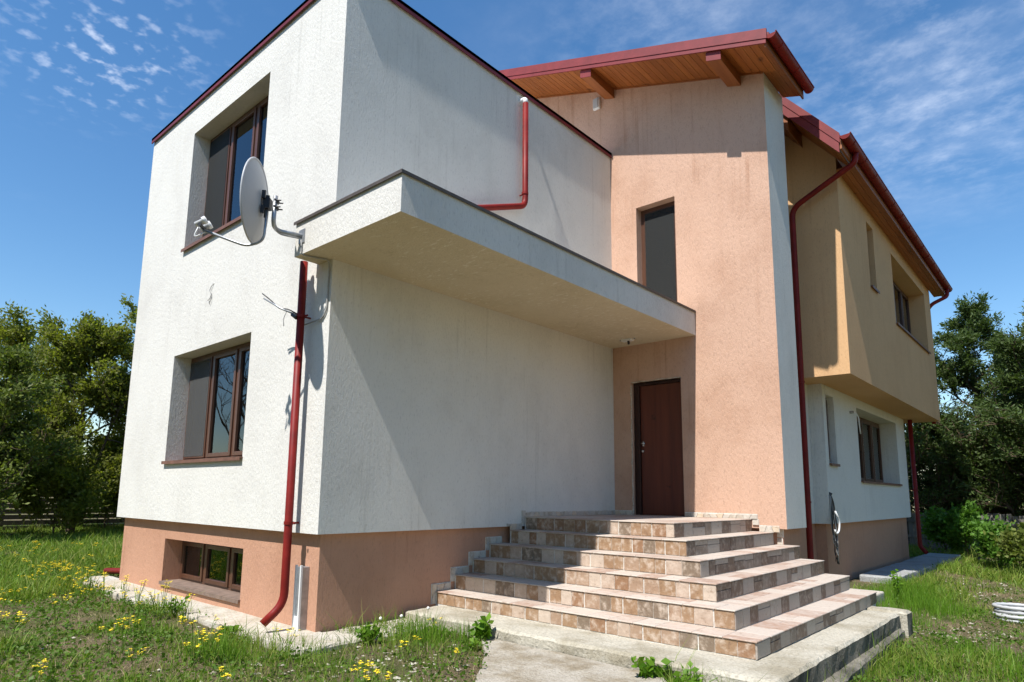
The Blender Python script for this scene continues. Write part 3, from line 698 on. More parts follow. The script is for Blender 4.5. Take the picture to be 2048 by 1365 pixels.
# drainpipes
def bend(pts, r, k=5):
    """round the corners of a polyline"""
    pts = [Vector(p) for p in pts]; outp = [pts[0]]
    for a, b, c in zip(pts[:-2], pts[1:-1], pts[2:]):
        d1 = (a - b); d2 = (c - b); q = min(r, d1.length * 0.45, d2.length * 0.45)
        s = b + d1.normalized() * q; e = b + d2.normalized() * q
        for i in range(k + 1):
            t_ = i / k; outp.append(s * (1 - t_) ** 2 + b * 2 * t_ * (1 - t_) + e * t_ ** 2)
    outp.append(pts[-1]); return [tuple(p) for p in outp]
def pipe(pts, r, label, clips=(), rr_=0.12):
    mb = MB(); path = bend(pts, rr_); mb.tube(path, r, 16, False)
    mb.tube([path[-2], path[-1]], r * 0.9, 16, False)
    o = mb.build('downpipe', 'red', house, True, recalc=False); o['label'] = label
    md = o.modifiers.new('wall', 'SOLIDIFY'); md.thickness = 0.004; md.offset = -1
    for (x, y, z, dx, dy) in clips:
        c = MB(); c.tube([(x, y, z - 0.014), (x, y, z + 0.014)], r * 1.16, 16, True); c.tube([(x, y, z), (x + dx, y + dy, z)], 0.009, 8)
        c.tube([(x + dx * .0 + (0.055 if dx == 0 else 0), y + (0.02), z), (x + (0.075 if dx == 0 else 0), y + 0.02, z)], 0.010, 8)
        c.build('pipe_clip', 'red', o)
    return o
pipe([(-0.325, -0.10, C0 + 0.02), (-0.315, -0.10, 0.44), (-0.36, -0.26, 0.285)], 0.036, 'red downpipe in front of the white wing corner',
     [(-0.317, -0.10, 1.13, 0, 0.1), (-0.322, -0.10, 3.02, 0, 0.1)], 0.16)
pipe([(0.085, 2.63, 6.345), (0.085, 2.64, 4.96), (0.085, 1.35, 4.46), (0.085, 1.25, 3.9)], 0.037, 'bent red drainpipe on the wing side wall above the canopy', [(0.085, 2.635, 5.12, -0.085, 0)], 0.10)
mb = MB(); mb.tube(bend([(-0.01, 2.63, 6.40), (0.085, 2.63, 6.40), (0.085, 2.63, 6.33)], 0.05), 0.033, 14); mb.build('pipe_elbow', 'whitepl', house, True)
pipe([(EX + 0.05, 6.16, 6.09), (EX + 0.04, 6.14, 5.95), (2.155, 6.2, 5.56), (2.155, 6.14, 0.42), (2.24, 6.14, 0.30)], 0.040, 'red downpipe between the tower and the rear block', [(2.155, 6.17, 3.0, -0.15, 0), (2.155, 6.15, 1.35, -0.15, 0)], 0.14)
pipe([(EX + 0.05, 13.85, 6.09), (EX + 0.05, 13.85, 5.92), (2.72, 13.62, 5.72), (2.60, 13.62, 5.45), (2.60, 13.62, 3.05)], 0.040, 'red gooseneck pipe at the far end of the rear gutter', [], 0.16)
pipe([(2.30, 12.72, 3.07), (2.30, 12.72, 0.45), (2.42, 12.66, 0.33)], 0.042, 'red downpipe at the far corner of the rear block', [(2.30, 12.72, 1.6, -0.09, 0)], 0.12)
pipe([(-4.86, 0.30, 0.62), (-4.90, 0.28, 0.30), (-5.62, 0.16, 0.255)], 0.042, 'red pipe end lying beyond the wing corner', [], 0.12)

# ------------------------------------------------------------------ entrance steps
steps = thing('entrance_steps', 'six-tread corner staircase clad in brown and beige stone tiles', 'steps', M3(1.6, 3.0, 0.2))
X6, TXs, Y6, TYs, Z1, RI = 1.9274, 0.2552, 2.7677, 0.2633, 0.4201, 0.1453
TH = 0.008
for i in range(6):
    k = 5 - i
    xi, yi, zi = X6 + k * TXs, Y6 - k * TYs, Z1 + RI * i
    zb = zi - RI if i else 0.296
    ye = D + 0.09 if i < 4 else D - 0.004
    xl = -PI_ + 0.006 if i < 4 else 0.006
    if xi < T: ye = D - 0.004
    mb = MB(); mb.box(xl, xi - 0.012, yi + 0.006, ye, 0.15 if i == 0 else zb - 0.01, zi - TH)
    st = mb.build('step', 'grout', steps)
    # front riser
    u = xl + 0.022; top = zi - TH - 0.003; bot = zb + 0.004; cnt = 0
    P = front(yi + 0.006)
    while u < xi - 0.03:
        wd = random.uniform(0.105, 0.17)
        if xi - (u + wd) < 0.07: wd = xi - 0.002 - u
        g = 0.010 if cnt % 3 == 2 else 0.0035
        MB().tile(P, u, u + wd - g, bot, top, 0.0, -0.0035 - random.uniform(0, 0.0025), 0.003).build('riser_tile', 'tile_f', st)
        u += wd; cnt += 1
    # side riser
    P = lambda u_, w_, z_, xi=xi: (xi - 0.012 - w_, u_, z_)
    u = yi + 0.006; cnt = 0
    while u < ye - 0.02:
        wd = random.uniform(0.13, 0.30)
        if ye - (u + wd) < 0.1: wd = ye - u
        g = 0.006 if cnt % 2 else 0.003
        if random.random() < 0.28 and wd > 0.15:
            s_ = random.uniform(0.55, 0.72); zm = bot + (top - bot) * s_
            MB().tile(P, u, u + wd - g, zm + 0.001, top, 0.0, -0.010, 0.002).build('riser_tile', 'tile_s', st)
            MB().tile(P, u, u + wd - g, bot, zm - 0.001, 0.0, -0.0105, 0.002).build('riser_tile', 'tile_s', st)
        else:
            MB().tile(P, u, u + wd - g, bot, top, 0.0, -0.010 - random.uniform(0, 0.003), 0.004).build('riser_tile', 'tile_s', st)
        u += wd; cnt += 1
    # treads: front run, side run (the top step is a landing)
    e = 0.007; ht = zi - TH
    Pt = lambda u_, w_, v_: (u_, v_, ht - w_)
    def tread(a, b, c, d):
        MB().tile(Pt, a, b, c, d, 0.0, -TH - random.uniform(0, 0.0015), 0.003).build('tread_tile', 'tile_t', st)
    if i < 5:
        u = xl; dep = TYs + 0.004
        while u < xi + e - 0.01:
            wd = random.uniform(0.17, 0.34)
            if xi + e - (u + wd) < 0.12: wd = xi + e - u
            if random.random() < 0.35:
                mid = yi - e + dep * random.uniform(.4, .6)
                tread(u, u + wd - .003, yi - e, mid - .0015); tread(u, u + wd - .003, mid + .0015, yi - e + dep)
            else: tread(u, u + wd - .003, yi - e, yi - e + dep)
            u += wd
        u = yi - e + dep + 0.003
        while u < ye - 0.02:
            wd = random.uniform(0.12, 0.30)
            if ye - (u + wd) < 0.1: wd = ye - u
            if random.random() < 0.4:
                mid = xi + e - (TXs + .004) * random.uniform(.4, .6)
                tread(xi - TXs - 0.004 + e, mid - .0015, u, u + wd - .003); tread(mid + .0015, xi + e, u, u + wd - .003)
            else: tread(xi - TXs - 0.004 + e, xi + e, u, u + wd - .003)
            u += wd
    else:
        ny, nx = 6, 6
        for a in range(nx):
            for b in range(ny):
                xa = xl + (xi + e - xl) * a / nx; xb = xl + (xi + e - xl) * (a + 1) / nx
                ya = yi - e + (ye - yi + e) * b / ny; yb = yi - e + (ye - yi + e) * (b + 1) / ny
                tread(xa, xb - .004, ya, yb - .004)
# landing threshold inside the door
MB().box(DOOR[0] + 0.012, DOOR[1] - 0.002, D - 0.003, D + 0.13, 1.10, Z1 + RI * 5 - 0.002).build('threshold', 'tile_t', steps)
# crazy-paving skirting stepping up the walls
def skirting(P, boxes, label):
    sk = None
    for (a, b, c, d) in boxes:
        if sk is None:
            m0 = MB()
            for (a_, b_, c_, d_) in boxes: m0.pbox(P, a_, b_, -0.007, -0.001, c_, d_)
            sk = m0.build('skirting', 'grout', steps); sk['label'] = label
        n = max(1, int(round(max(b - a, d - c) / 0.085)))
        horiz = (b - a) >= (d - c)
        off0 = 0
        for i in range(n):
            sl = 0.022 * random.uniform(-1, 1) if i < n - 1 else 0
            g = 0.003
            if horiz:
                p0 = a + (b - a) * i / n; p1 = a + (b - a) * (i + 1) / n
                quad = [(p0 - off0 + g, c + g), (p1 - sl - g, c + g), (p1 + sl - g, d - g - random.uniform(0, .01)), (p0 + off0 + g, d - g - random.uniform(0, .01))]
            else:
                p0 = c + (d - c) * i / n; p1 = c + (d - c) * (i + 1) / n
                quad = [(a + g, p0 - off0 + g), (b - g, p0 + off0 + g), (b - g - random.uniform(0, .01), p1 + sl - g), (a + g + random.uniform(0, .01), p1 - sl - g)]
            off0 = sl
            mb = MB(); mb.hexa([P(q_[0], -0.007, q_[1]) for q_ in quad] + [P(q_[0], -0.016, q_[1]) for q_ in quad])
            mb.build('skirting_stone', 'skirt', sk)
bx = []
SK = 0.075
for i in range(5):
    y0_ = Y6 - (5 - i) * TYs; zt_ = Z1 + RI * i; zb_ = zt_ - RI if i else 0.296
    if i < 4: bx += [(y0_ - 0.055, y0_ + 0.012, zb_ + (SK if i else 0), zt_ + SK), (y0_ + 0.012, y0_ + TYs - 0.055, zt_, zt_ + SK)]
skirting(lambda u_, w_, z_: (-PI_ - w_, u_, z_), bx, 'stepped crazy-paving skirting on the salmon plinth')
yy = Y6 - TYs
bx = [(yy - 0.055, yy + 0.012, ZP, Z1 + RI * 4 + SK), (yy + 0.012, yy + TYs - 0.055, Z1 + RI * 4, Z1 + RI * 4 + SK),
      (Y6 - 0.055, Y6 + 0.012, Z1 + RI * 4 + SK, Z1 + RI * 5 + SK), (Y6 + 0.012, D - 0.02, Z1 + RI * 5, Z1 + RI * 5 + SK * 0.8)]
skirting(lambda u_, w_, z_: (0 - w_, u_, z_), bx, 'grey crazy-paving skirting along the landing wall')
zt_ = Z1 + RI * 5
skirting(lambda u_, w_, z_: (u_, D + w_, z_), [(0.004, DOOR[0] - 0.012, zt_, zt_ + SK * .8)], 'short skirting piece left of the door')
bx = [(DOOR[1] + 0.01, X6 + 0.075, zt_, zt_ + SK * .8), (X6 + 0.012, X6 + 0.09, zt_ - RI + SK, zt_ - 0.002),
      (X6 + 0.09, X6 + TXs + 0.07, zt_ - RI, zt_ - RI + SK)]
skirting(lambda u_, w_, z_: (u_, D + w_, z_), bx, 'pale crazy-paving skirting on the peach wall')
bx = [(X6 + TXs + 0.012, X6 + TXs + 0.09, ZP - 0.10, ZP - 0.005), (X6 + TXs + 0.012, T - PI_ - 0.004, zt_ - 2 * RI, zt_ - 2 * RI + SK)]
skirting(lambda u_, w_, z_: (u_, D + PI_ + w_, z_), bx, 'pale crazy-paving skirting on the tower plinth')

# concrete footing of the steps
foot = thing('concrete_footing', 'chipped concrete footing slab under the tiled steps', 'footing', M3(1.8, 2.8, 0.0))
def rough_block(name, x0, x1, y0, y1, z0, z1, mat, jit=0.010, fn=None, seg=0.09):
    """block with a crumbling rim; fn(x,y,level) offsets points"""
    nx = max(2, int((x1 - x0) / seg)); ny = max(2, int((y1 - y0) / seg)); nz = 3
    bm = bmesh.new(); vs = {}
    zl = [z0, z0 + (z1 - z0) * 0.5, z1 - 0.02, z1]
    for i in range(nx + 1):
        for j in range(ny + 1):
            for k in range(nz + 1):
                edge = i in (0, nx) or j in (0, ny)
                if not edge and k != nz: continue
                x = x0 + (x1 - x0) * i / nx; y = y0 + (y1 - y0) * j / ny; z = zl[k]
                if edge:
                    dx = (-1 if i == 0 else 1 if i == nx else 0); dy = (-1 if j == 0 else 1 if j == ny else 0)
                    pull = (0.018 + random.uniform(0, jit * 1.6)) if k == nz else random.uniform(-jit, jit) * 0.6
                    x -= dx * pull; y -= dy * pull; z += random.uniform(-0.006, 0.003) if k else 0
                else: z += random.uniform(-0.003, 0.003)
                if fn: x, y, z = fn(x, y, z)
                vs[i, j, k] = bm.verts.new(M3(x, y, z) - BASE[foot.name])
    for i in range(nx):
        for j in range(ny): bm.faces.new((vs[i, j, nz], vs[i + 1, j, nz], vs[i + 1, j + 1, nz], vs[i, j + 1, nz]))
    for k in range(nz):
        for i in range(nx):
            bm.faces.new((vs[i, 0, k], vs[i + 1, 0, k], vs[i + 1, 0, k + 1], vs[i, 0, k + 1]))
            bm.faces.new((vs[i + 1, ny, k], vs[i, ny, k], vs[i, ny, k + 1], vs[i + 1, ny, k + 1]))
        for j in range(ny):
            bm.faces.new((vs[0, j + 1, k], vs[0, j, k], vs[0, j, k + 1], vs[0, j + 1, k + 1]))
            bm.faces.new((vs[nx, j, k], vs[nx, j + 1, k], vs[nx, j + 1, k + 1], vs[nx, j, k + 1]))
    me = bpy.data.meshes.new(name); bm.to_mesh(me); bm.free()
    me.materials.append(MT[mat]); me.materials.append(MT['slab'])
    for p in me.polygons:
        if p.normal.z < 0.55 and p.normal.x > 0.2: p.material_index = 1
    o = bpy.data.objects.new(name, me); COL.objects.link(o); o.parent = foot
    return o
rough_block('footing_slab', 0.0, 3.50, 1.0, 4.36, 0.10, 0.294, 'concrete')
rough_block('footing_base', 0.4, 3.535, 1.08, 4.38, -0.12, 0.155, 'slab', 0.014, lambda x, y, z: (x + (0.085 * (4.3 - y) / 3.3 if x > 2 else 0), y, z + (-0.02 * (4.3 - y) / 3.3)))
rough_block('footing_end_block', 3.05, 3.56, 4.40, 4.62, -0.10, 0.302, 'concrete', 0.006)
cb = MB().box(2.55, 3.02, 5.55, 6.05, 0.0, 0.285).build('concrete_block', 'strip', None, bevel=0.02, base=M3(2.78, 5.8, 0.0))
tag(cb, 'small pale concrete block behind the steps beside the rear plinth', 'block')

# ------------------------------------------------------------------ satellite dish
dish = thing('satellite_dish', 'grey satellite dish on a bent pole fixed to the canopy front', 'satellite dish', M3(-0.116, CY, 3.69))
dc = Vector((-0.23, -0.665, 3.92)); dn = Vector((-0.72, -0.69, 0.03)).normalized()
dx_ = dn.cross(Vector((0, 0, 1))).normalized(); du = dx_.cross(dn).normalized()
mb = MB(); ra, rb, dep = 0.325, 0.37, 0.065; K, R_ = 40, 8
def dp_(r, a, off=0): return dc + dx_ * (ra * r * math.cos(a)) + du * (rb * r * math.sin(a)) + dn * (dep * r * r - dep + off)
for off in (0.0, 0.006):
    i0 = len(mb.v); mb.v.append(tuple(dp_(0, 0, off)))
    for j in range(1, R_ + 1):
        for k in range(K): mb.v.append(tuple(dp_(j / R_, 2 * math.pi * k / K, off)))
    for k in range(K): mb.f.append((i0, i0 + 1 + k, i0 + 1 + (k + 1) % K))
    for j in range(R_ - 1):
        for k in range(K):
            a = i0 + 1 + j * K + k; b = i0 + 1 + j * K + (k + 1) % K; mb.f.append((a, b, b + K, a + K))
mb.build('reflector', 'dish', dish, True, recalc=False)
mb = MB(); mb.tube([tuple(dp_(1.0, 2 * math.pi * k / K, 0.0)) for k in range(K + 1)], 0.010, 8, False); mb.build('rim', 'dish', dish, True)
back = dc - dn * (dep + 0.045) - du * 0.02
mb = MB()
def obox(c, hx, hu, hn): mb.hexa([tuple(c + dx_ * sx * hx + du * su * hu + dn * sn * hn) for su in (-1,) for (sx, sn) in ((-1, -1), (1, -1), (1, 1), (-1, 1))] + [tuple(c + dx_ * sx * hx + du * hu + dn * sn * hn) for (sx, sn) in ((-1, -1), (1, -1), (1, 1), (-1, 1))])
obox(back, 0.038, 0.046, 0.03)
for sx in (-1, 1):
    for su in (-1, 1):
        c = back + dx_ * sx * 0.05 + du * su * 0.07 + dn * 0.022; obox(c, 0.010, 0.034, 0.016)
mb.build('mount_bracket', 'black', dish)
mb = MB(); pole_top = back - dn * 0.065
a = Vector((-0.116, CY + 0.005, 3.70))
pth = bend([tuple(a), tuple(a + Vector((-0.10, -0.20, 0.015))), tuple(pole_top + du * -0.16 + Vector((0, 0, -0.02))), tuple(pole_top + du * 0.08)], 0.14, 8)
mb.tube(pth, 0.020, 12); mb.build('pole', 'galv', dish, True)
mb = MB()
for s_ in (-0.03, 0.03):
    c = pole_top + du * s_; mb.tube([tuple(c - dx_ * 0.05 - dn * .01), tuple(c - dn * 0.03), tuple(c + dx_ * 0.05 - dn * .01)], 0.008, 6)
    mb.tube([tuple(c + dx_ * 0.03), tuple(c + dx_ * 0.03 - dn * 0.06)], 0.006, 6); mb.tube([tuple(c - dx_ * 0.03), tuple(c - dx_ * 0.03 - dn * 0.06)], 0.006, 6)
mb.build('pole_clamp', 'black', dish)
MB().box(-0.165, -0.07, CY - 0.008, CY + 0.002, 3.63, 3.76).build('wall_plate', 'galv', dish)
bot = dc - du * (rb * 1.0) + dn * 0.0
lnb = dc + dn * 0.42 - du * 0.27
mb = MB(); mb.tube(bend([tuple(back - du * 0.05), tuple(back - du * 0.34), tuple(bot - du * 0.045 + dn * 0.03), tuple(lnb - du * 0.02)], 0.10, 6), 0.012, 8); mb.build('arm', 'galv', dish, True)
hd = (dc - dn * 0.03 - lnb).normalized()
for s_ in (-0.055, 0.045):
    mb = MB(); c = lnb + dx_ * s_ + du * 0.03
    mb.tube([tuple(c - hd * 0.05), tuple(c + hd * 0.02), tuple(c + hd * 0.021), tuple(c + hd * 0.05)], 0.03, 14, True, [0.022, 0.022, 0.034, 0.034])
    mb.build('receiver', 'whitepl', dish, True)
mb = MB(); mb.tube([tuple(lnb - dx_ * 0.08), tuple(lnb + dx_ * 0.08)], 0.016, 8); mb.build('receiver_holder', 'black', dish)
mb = MB(); mb.tube(bend([tuple(lnb - hd * .05 + du * .03), tuple(lnb - hd * 0.09 - du * 0.05), tuple(lnb - du * 0.05 + hd * 0.05), tuple(lnb.lerp(bot, 0.45) - du * .03)], 0.05), 0.006, 6); mb.build('cable', 'whitepl', dish, True)
mb = MB(); mb.tube(bend([(-0.13, CY - 0.012, 3.69), (-0.10, CY - 0.012, 3.62), (-0.10, CY - 0.012, 3.515), (-0.02, -0.03, 3.515), (-0.03, -0.012, 3.45), (-0.04, -0.012, 3.05), (-0.10, -0.012, 2.98), (-0.33, -0.05, 2.95)], 0.05), 0.008, 6)
mb.tube(bend([tuple(pole_top - du * .1), tuple(a + Vector((-0.09, -0.22, -0.02))), tuple(a + Vector((0, -.02, -0.03)))], 0.1), 0.007, 6)
mb.build('cable', 'greycable', dish, True)

# ------------------------------------------------------------------ small fittings
lamp = thing('wall_lamp', 'small white bulkhead lamp on the tower wall under the eave', 'lamp', M3(-0.22, D, 7.49))
MB().box(-0.285, -0.155, D - 0.055, D + 0.004, 7.39, 7.59).build('lamp_housing', 'whitepl', lamp, bevel=0.03)
MB().box(-0.265, -0.175, D - 0.066, D - 0.05, 7.41, 7.57).build('lamp_diffuser', 'dish', lamp, bevel=0.008)
cl_ = thing('ceiling_fitting', 'bare white lamp holder on the canopy underside above the door', 'lamp', M3(0.47, 4.38, C0))
MB().box(0.39, 0.55, 4.34, 4.42, C0 - 0.03, C0 + 0.004).build('bracket', 'whitepl', cl_, bevel=0.006)
mb = MB(); mb.tube([(0.49, 4.37, C0 - 0.028), (0.50, 4.36, C0 - 0.075)], 0.016, 10); mb.build('bulb_socket', 'black', cl_)
for x_ in (0.36, 0.58):
    mb = MB(); mb.tube([(x_, 4.38, C0 - 0.012), (x_, 4.38, C0 + 0.003)], 0.012, 8); mb.build('screw_cap', 'galv', cl_)
mp = thing('cable_cabinet', 'narrow white cable cover beside the downpipe on the plinth', 'cover', M3(-0.22, 0.0, 0.21))
MB().box(-0.30, -0.215, 0.0, PI_ + 0.002, 0.205, 0.75).build('cover_body', 'galv', mp, bevel=0.006)
mb = MB(); mb.box(-0.306, -0.288, -0.014, 0.004, 0.205, 0.765); mb.box(-0.228, -0.21, -0.014, 0.004, 0.205, 0.765); mb.box(-0.288, -0.228, -0.010, 0.002, 0.205, 0.33)
mb.build('cover_rim', 'whitepl', mp)
wb = thing('cable_bundle', 'tangle of grey wires with a white conduit loop on the rear wall', 'cables', M3(RX, 7.0, 1.45))
yw = 7.02
for k in range(9):
    pts = [(RX + 0.012, yw + 0.02 * random.uniform(-1, 1), 1.47)]
    for j in range(1, 8):
        t_ = j / 7; amp = 0.03 + 0.10 * math.sin(math.pi * t_)
        pts.append((RX + 0.02 + 0.05 * random.random() * t_, yw + 0.02 + (k - 4) / 4 * amp + random.uniform(-.02, .02), 1.47 - t_ * random.uniform(0.75, 1.0)))
    mb = MB(); mb.tube(bend(pts, 0.05, 3), 0.006, 5); mb.build('wire', 'black' if k % 3 else 'greycable', wb, True)
mb = MB(); mb.tube(bend([(RX + .05, yw + .05, 1.22), (RX + .07, yw + .17, 1.08), (RX + .06, yw + .14, 0.93), (RX + .05, yw + .02, 0.90), (RX + .05, yw - .03, 0.96)], .08), 0.013, 8); mb.build('conduit', 'whitepl', wb, True)
mb = MB(); mb.tube([(RX - .01, yw, 1.48), (RX + .03, yw, 1.46)], 0.02, 8); mb.build('wall_socket', 'black', wb)
ws = thing('wire_stub', 'thin curled wire ends poking from the white wall between the windows', 'wire', M3(-2.5, 0, 3.7))
mb = MB(); mb.tube(bend([(-2.47, 0.0, 3.82), (-2.50, -.012, 3.80), (-2.56, -.012, 3.74), (-2.49, -.012, 3.70), (-2.53, -.012, 3.64), (-2.58, -.012, 3.63)], .03), 0.0045, 5); mb.tube(bend([(-2.50, -.01, 3.70), (-2.49, -.014, 3.64), (-2.53, -.014, 3.57)], .03), 0.004, 5); mb.build('wire', 'greycable', ws)
ab = thing('aerial_bracket', 'dark twisted cable bracket sticking out beside the downpipe top', 'bracket', M3(-0.36, -0.05, 3.02))
mb = MB(); mb.tube([(-0.34, -0.09, 3.02), (-0.5, -0.20, 3.10), (-0.66, -0.30, 3.21)], 0.009, 6); mb.build('rod', 'galv', ab, True)
mb = MB(); mb.tube(bend([(-0.36, -.1, 3.04), (-.45, -.17, 3.10), (-.52, -.21, 3.10), (-.60, -.26, 3.19), (-.68, -.31, 3.26)], .05), 0.006, 6); mb.build('wire', 'black', ab, True)
mb = MB(); mb.tube([(-0.33, -0.14, 3.0), (-0.40, -0.14, 3.04)], 0.022, 8); mb.build('clamp', 'black', ab)
mb = MB(); mb.tube(bend([(-.46, -.17, 3.08), (-.48, -.19, 3.0), (-.46, -.19, 2.93)], .04), 0.004, 5); mb.build('wire', 'greycable', ab, True)
lw = thing('hanging_wire', 'short white wire hanging beside the wide rear window', 'wire', M3(RX, 8.55, 2.7))
mb = MB(); mb.tube(bend([(RX, 8.45, 2.80), (RX + .05, 8.55, 2.82), (RX + .07, 8.68, 2.74), (RX + .06, 8.72, 2.60), (RX + .05, 8.82, 2.48)], .06), 0.010, 6); mb.build('wire', 'whitepl', lw, True)
mb = MB(); mb.tube([(RX - .005, 8.42, 2.80), (RX + .04, 8.47, 2.81)], 0.022, 8); mb.build('wall_socket', 'galv', lw)

coil = thing('conduit_coil', 'coil of white corrugated conduit lying on the grass', 'coil', M3(4.30, 6.55, 0.04))
for k in range(4):
    r = 0.24 + 0.01 * (k % 2); pts = [(4.30 + r * math.cos(a), 6.55 + r * math.sin(a), 0.065 + k * 0.042 + 0.008 * math.sin(a + k)) for a in [2 * math.pi * i / 40 for i in range(41)]]
    mb = MB(); mb.tube(pts, 0.02, 8, False, [0.023 if i % 2 else 0.019 for i in range(41)]); mb.build('coil_turn', 'dish', coil, True)
stk = thing('dry_sapling', 'thin dry forked stick standing behind the conduit coil', 'stick', M3(4.38, 6.9, 0.05))
mb = MB(); mb.tube(bend([(4.30, 6.85, 0.03), (4.38, 6.95, 0.25), (4.52, 7.05, 0.5)], .1), 0.012, 6); mb.tube([(4.38, 6.95, 0.25), (4.36, 7.0, 0.48)], 0.007, 6); mb.build('stem', 'bark', stk, True)

# ------------------------------------------------------------------ vegetation
def leaf_mesh(name, pos, nrm, size, mat, aspect=2.0, parent=None, base=Vector((0, 0, 0)), kind=None, droop=None):
    """one folded rhombus per leaf; pos in metres"""
    n = len(pos); pos = np.asarray(pos, float) - np.array(base)
    d = RNG.normal(size=(n, 3)); d[:, 2] *= 0.6
    if droop is not None: d = d * 0.6 + droop
    d /= np.linalg.norm(d, axis=1, keepdims=True) + 1e-9
    if nrm is not None: d = 0.55 * d + nrm; d /= np.linalg.norm(d, axis=1, keepdims=True) + 1e-9
    r = RNG.normal(size=(n, 3)); s_ = np.cross(d, r); s_ /= np.linalg.norm(s_, axis=1, keepdims=True) + 1e-9
    up = np.cross(s_, d); L_ = (size * RNG.uniform(0.4, 1.5, n))[:, None]; W_ = L_ / aspect / 2
    v = np.empty((n, 4, 3)); v[:, 0] = pos; v[:, 1] = pos + d * L_ * .5 + s_ * W_ + up * L_ * .06; v[:, 2] = pos + d * L_; v[:, 3] = pos + d * L_ * .5 - s_ * W_ + up * L_ * .06
    me = bpy.data.meshes.new(name); me.vertices.add(n * 4); me.vertices.foreach_set('co', v.reshape(-1))
    me.loops.add(n * 4); me.loops.foreach_set('vertex_index', np.arange(n * 4, dtype=np.int32))
    me.polygons.add(n); me.polygons.foreach_set('loop_start', np.arange(0, n * 4, 4, dtype=np.int32))
    me.update(calc_edges=True)
    o = link(name, me, mat, parent)
    return o
def grow(base, h, spread, levels, trunk_r, lean=0.2, first=0.15, nlimb=9, upward=0.5, rs=0):
    """returns limb polylines [(pts, r0, r1)] and twig points"""
    rn = random.Random(rs); limbs = []; twigs = []
    top = base + Vector((rn.uniform(-lean, lean), rn.uniform(-lean, lean), h * 0.92))
    tr = [base.lerp(top, i / 8) + Vector((rn.uniform(-1, 1), rn.uniform(-1, 1), 0)) * 0.04 * h * 0.3 for i in range(9)]
    tr[0] = base - Vector((0, 0, 0.15)); limbs.append((tr, trunk_r, trunk_r * 0.15))
    def branch(p, d, ln, r, lev):
        pts = [p]; q = p.copy(); dd = d.copy(); k = 5
        for i in range(k):
            dd = (dd + Vector((rn.gauss(0, .16), rn.gauss(0, .16), rn.gauss(0.05, .12)))).normalized(); q = q + dd * ln / k; pts.append(q.copy())
        limbs.append((pts, r, r * 0.35))
        if lev == 0:
            twigs.append((pts, dd)); return
        for i in range(5 if lev > 1 else 6):
            t_ = rn.uniform(0.25, 1.0); idx = min(k - 1, int(t_ * k)); b = pts[idx].lerp(pts[idx + 1], t_ * k - idx if t_ < 1 else 1)
            nd = (dd + Vector((rn.gauss(0, .7), rn.gauss(0, .7), rn.gauss(upward * .4, .5)))).normalized()
            branch(b, nd, ln * rn.uniform(.45, .7), r * 0.5, lev - 1)
        twigs.append((pts[2:], dd))
    for i in range(nlimb):
        t_ = first + (1 - first) * (i + rn.random()) / nlimb; idx = min(7, int(t_ * 8)); p = tr[idx].lerp(tr[idx + 1], t_ * 8 - idx)
        a = i * 2.4 + rn.uniform(-.4, .4); out_ = spread * (1 - 0.55 * t_) * rn.uniform(.75, 1.15)
        d = Vector((math.cos(a), math.sin(a), upward + 0.8 * t_)).normalized(); branch(p, d, out_, trunk_r * (1 - t_ * .7) * .5, levels)
    return limbs, twigs
def make_tree(name, label, base, h, spread, mat, nleaf, size, cat='tree', group=None, levels=2, trunk_r=0.12, nlimb=9, upward=0.5, aspect=2.0, clump=0.16, seed=1, first=0.15, crown=True, along=None, tname='trunk', gap=0.0):
    base = Vector(base); t = thing(name, label, cat, base, group)
    limbs, twigs = grow(base, h, spread, levels, trunk_r, 0.25, first, nlimb, upward, seed)
    mb = MB()
    for pts, r0, r1 in limbs:
        if r0 < 0.004: continue
        k = len(pts); mb.tube([tuple(p) for p in pts], r0, 7 if r0 > .03 else 4, False, [r0 + (r1 - r0) * i / (k - 1) for i in range(k)])
    mb.build(tname, 'bark', t, True, metres=True, recalc=False)
    if not crown: return t
    if gap: 
        rn = random.Random(seed + 5); twigs = [w_ for w_ in twigs if rn.random() > gap]
    per = max(1, nleaf // len(twigs)); P_ = []; Dn = []
    for pts, dd in twigs:
        a = np.array([tuple(p) for p in pts]); k = len(a); tt = RNG.random(per) ** 0.8 * (k - 1); i = np.minimum(tt.astype(int), k - 2); f = (tt - i)[:, None]
        p = a[i] * (1 - f) + a[i + 1] * f + RNG.normal(0, clump, (per, 3)) * np.array([1, 1, .8]) * (0.45 + 0.55 * RNG.random((per, 1)))
        P_.append(p); Dn.append(np.repeat(np.array([tuple(dd)]) * .5, per, 0))
    P_ = np.concatenate(P_); Dn = np.concatenate(Dn); ok = P_[:, 2] > base.z + 0.05
    leaf_mesh('crown', P_[ok], Dn[ok] if along is None else Dn[ok] * along, size, mat, aspect, t, base)
    return t

def G(x, y): return M3(x, y, float(gz(x, y)))
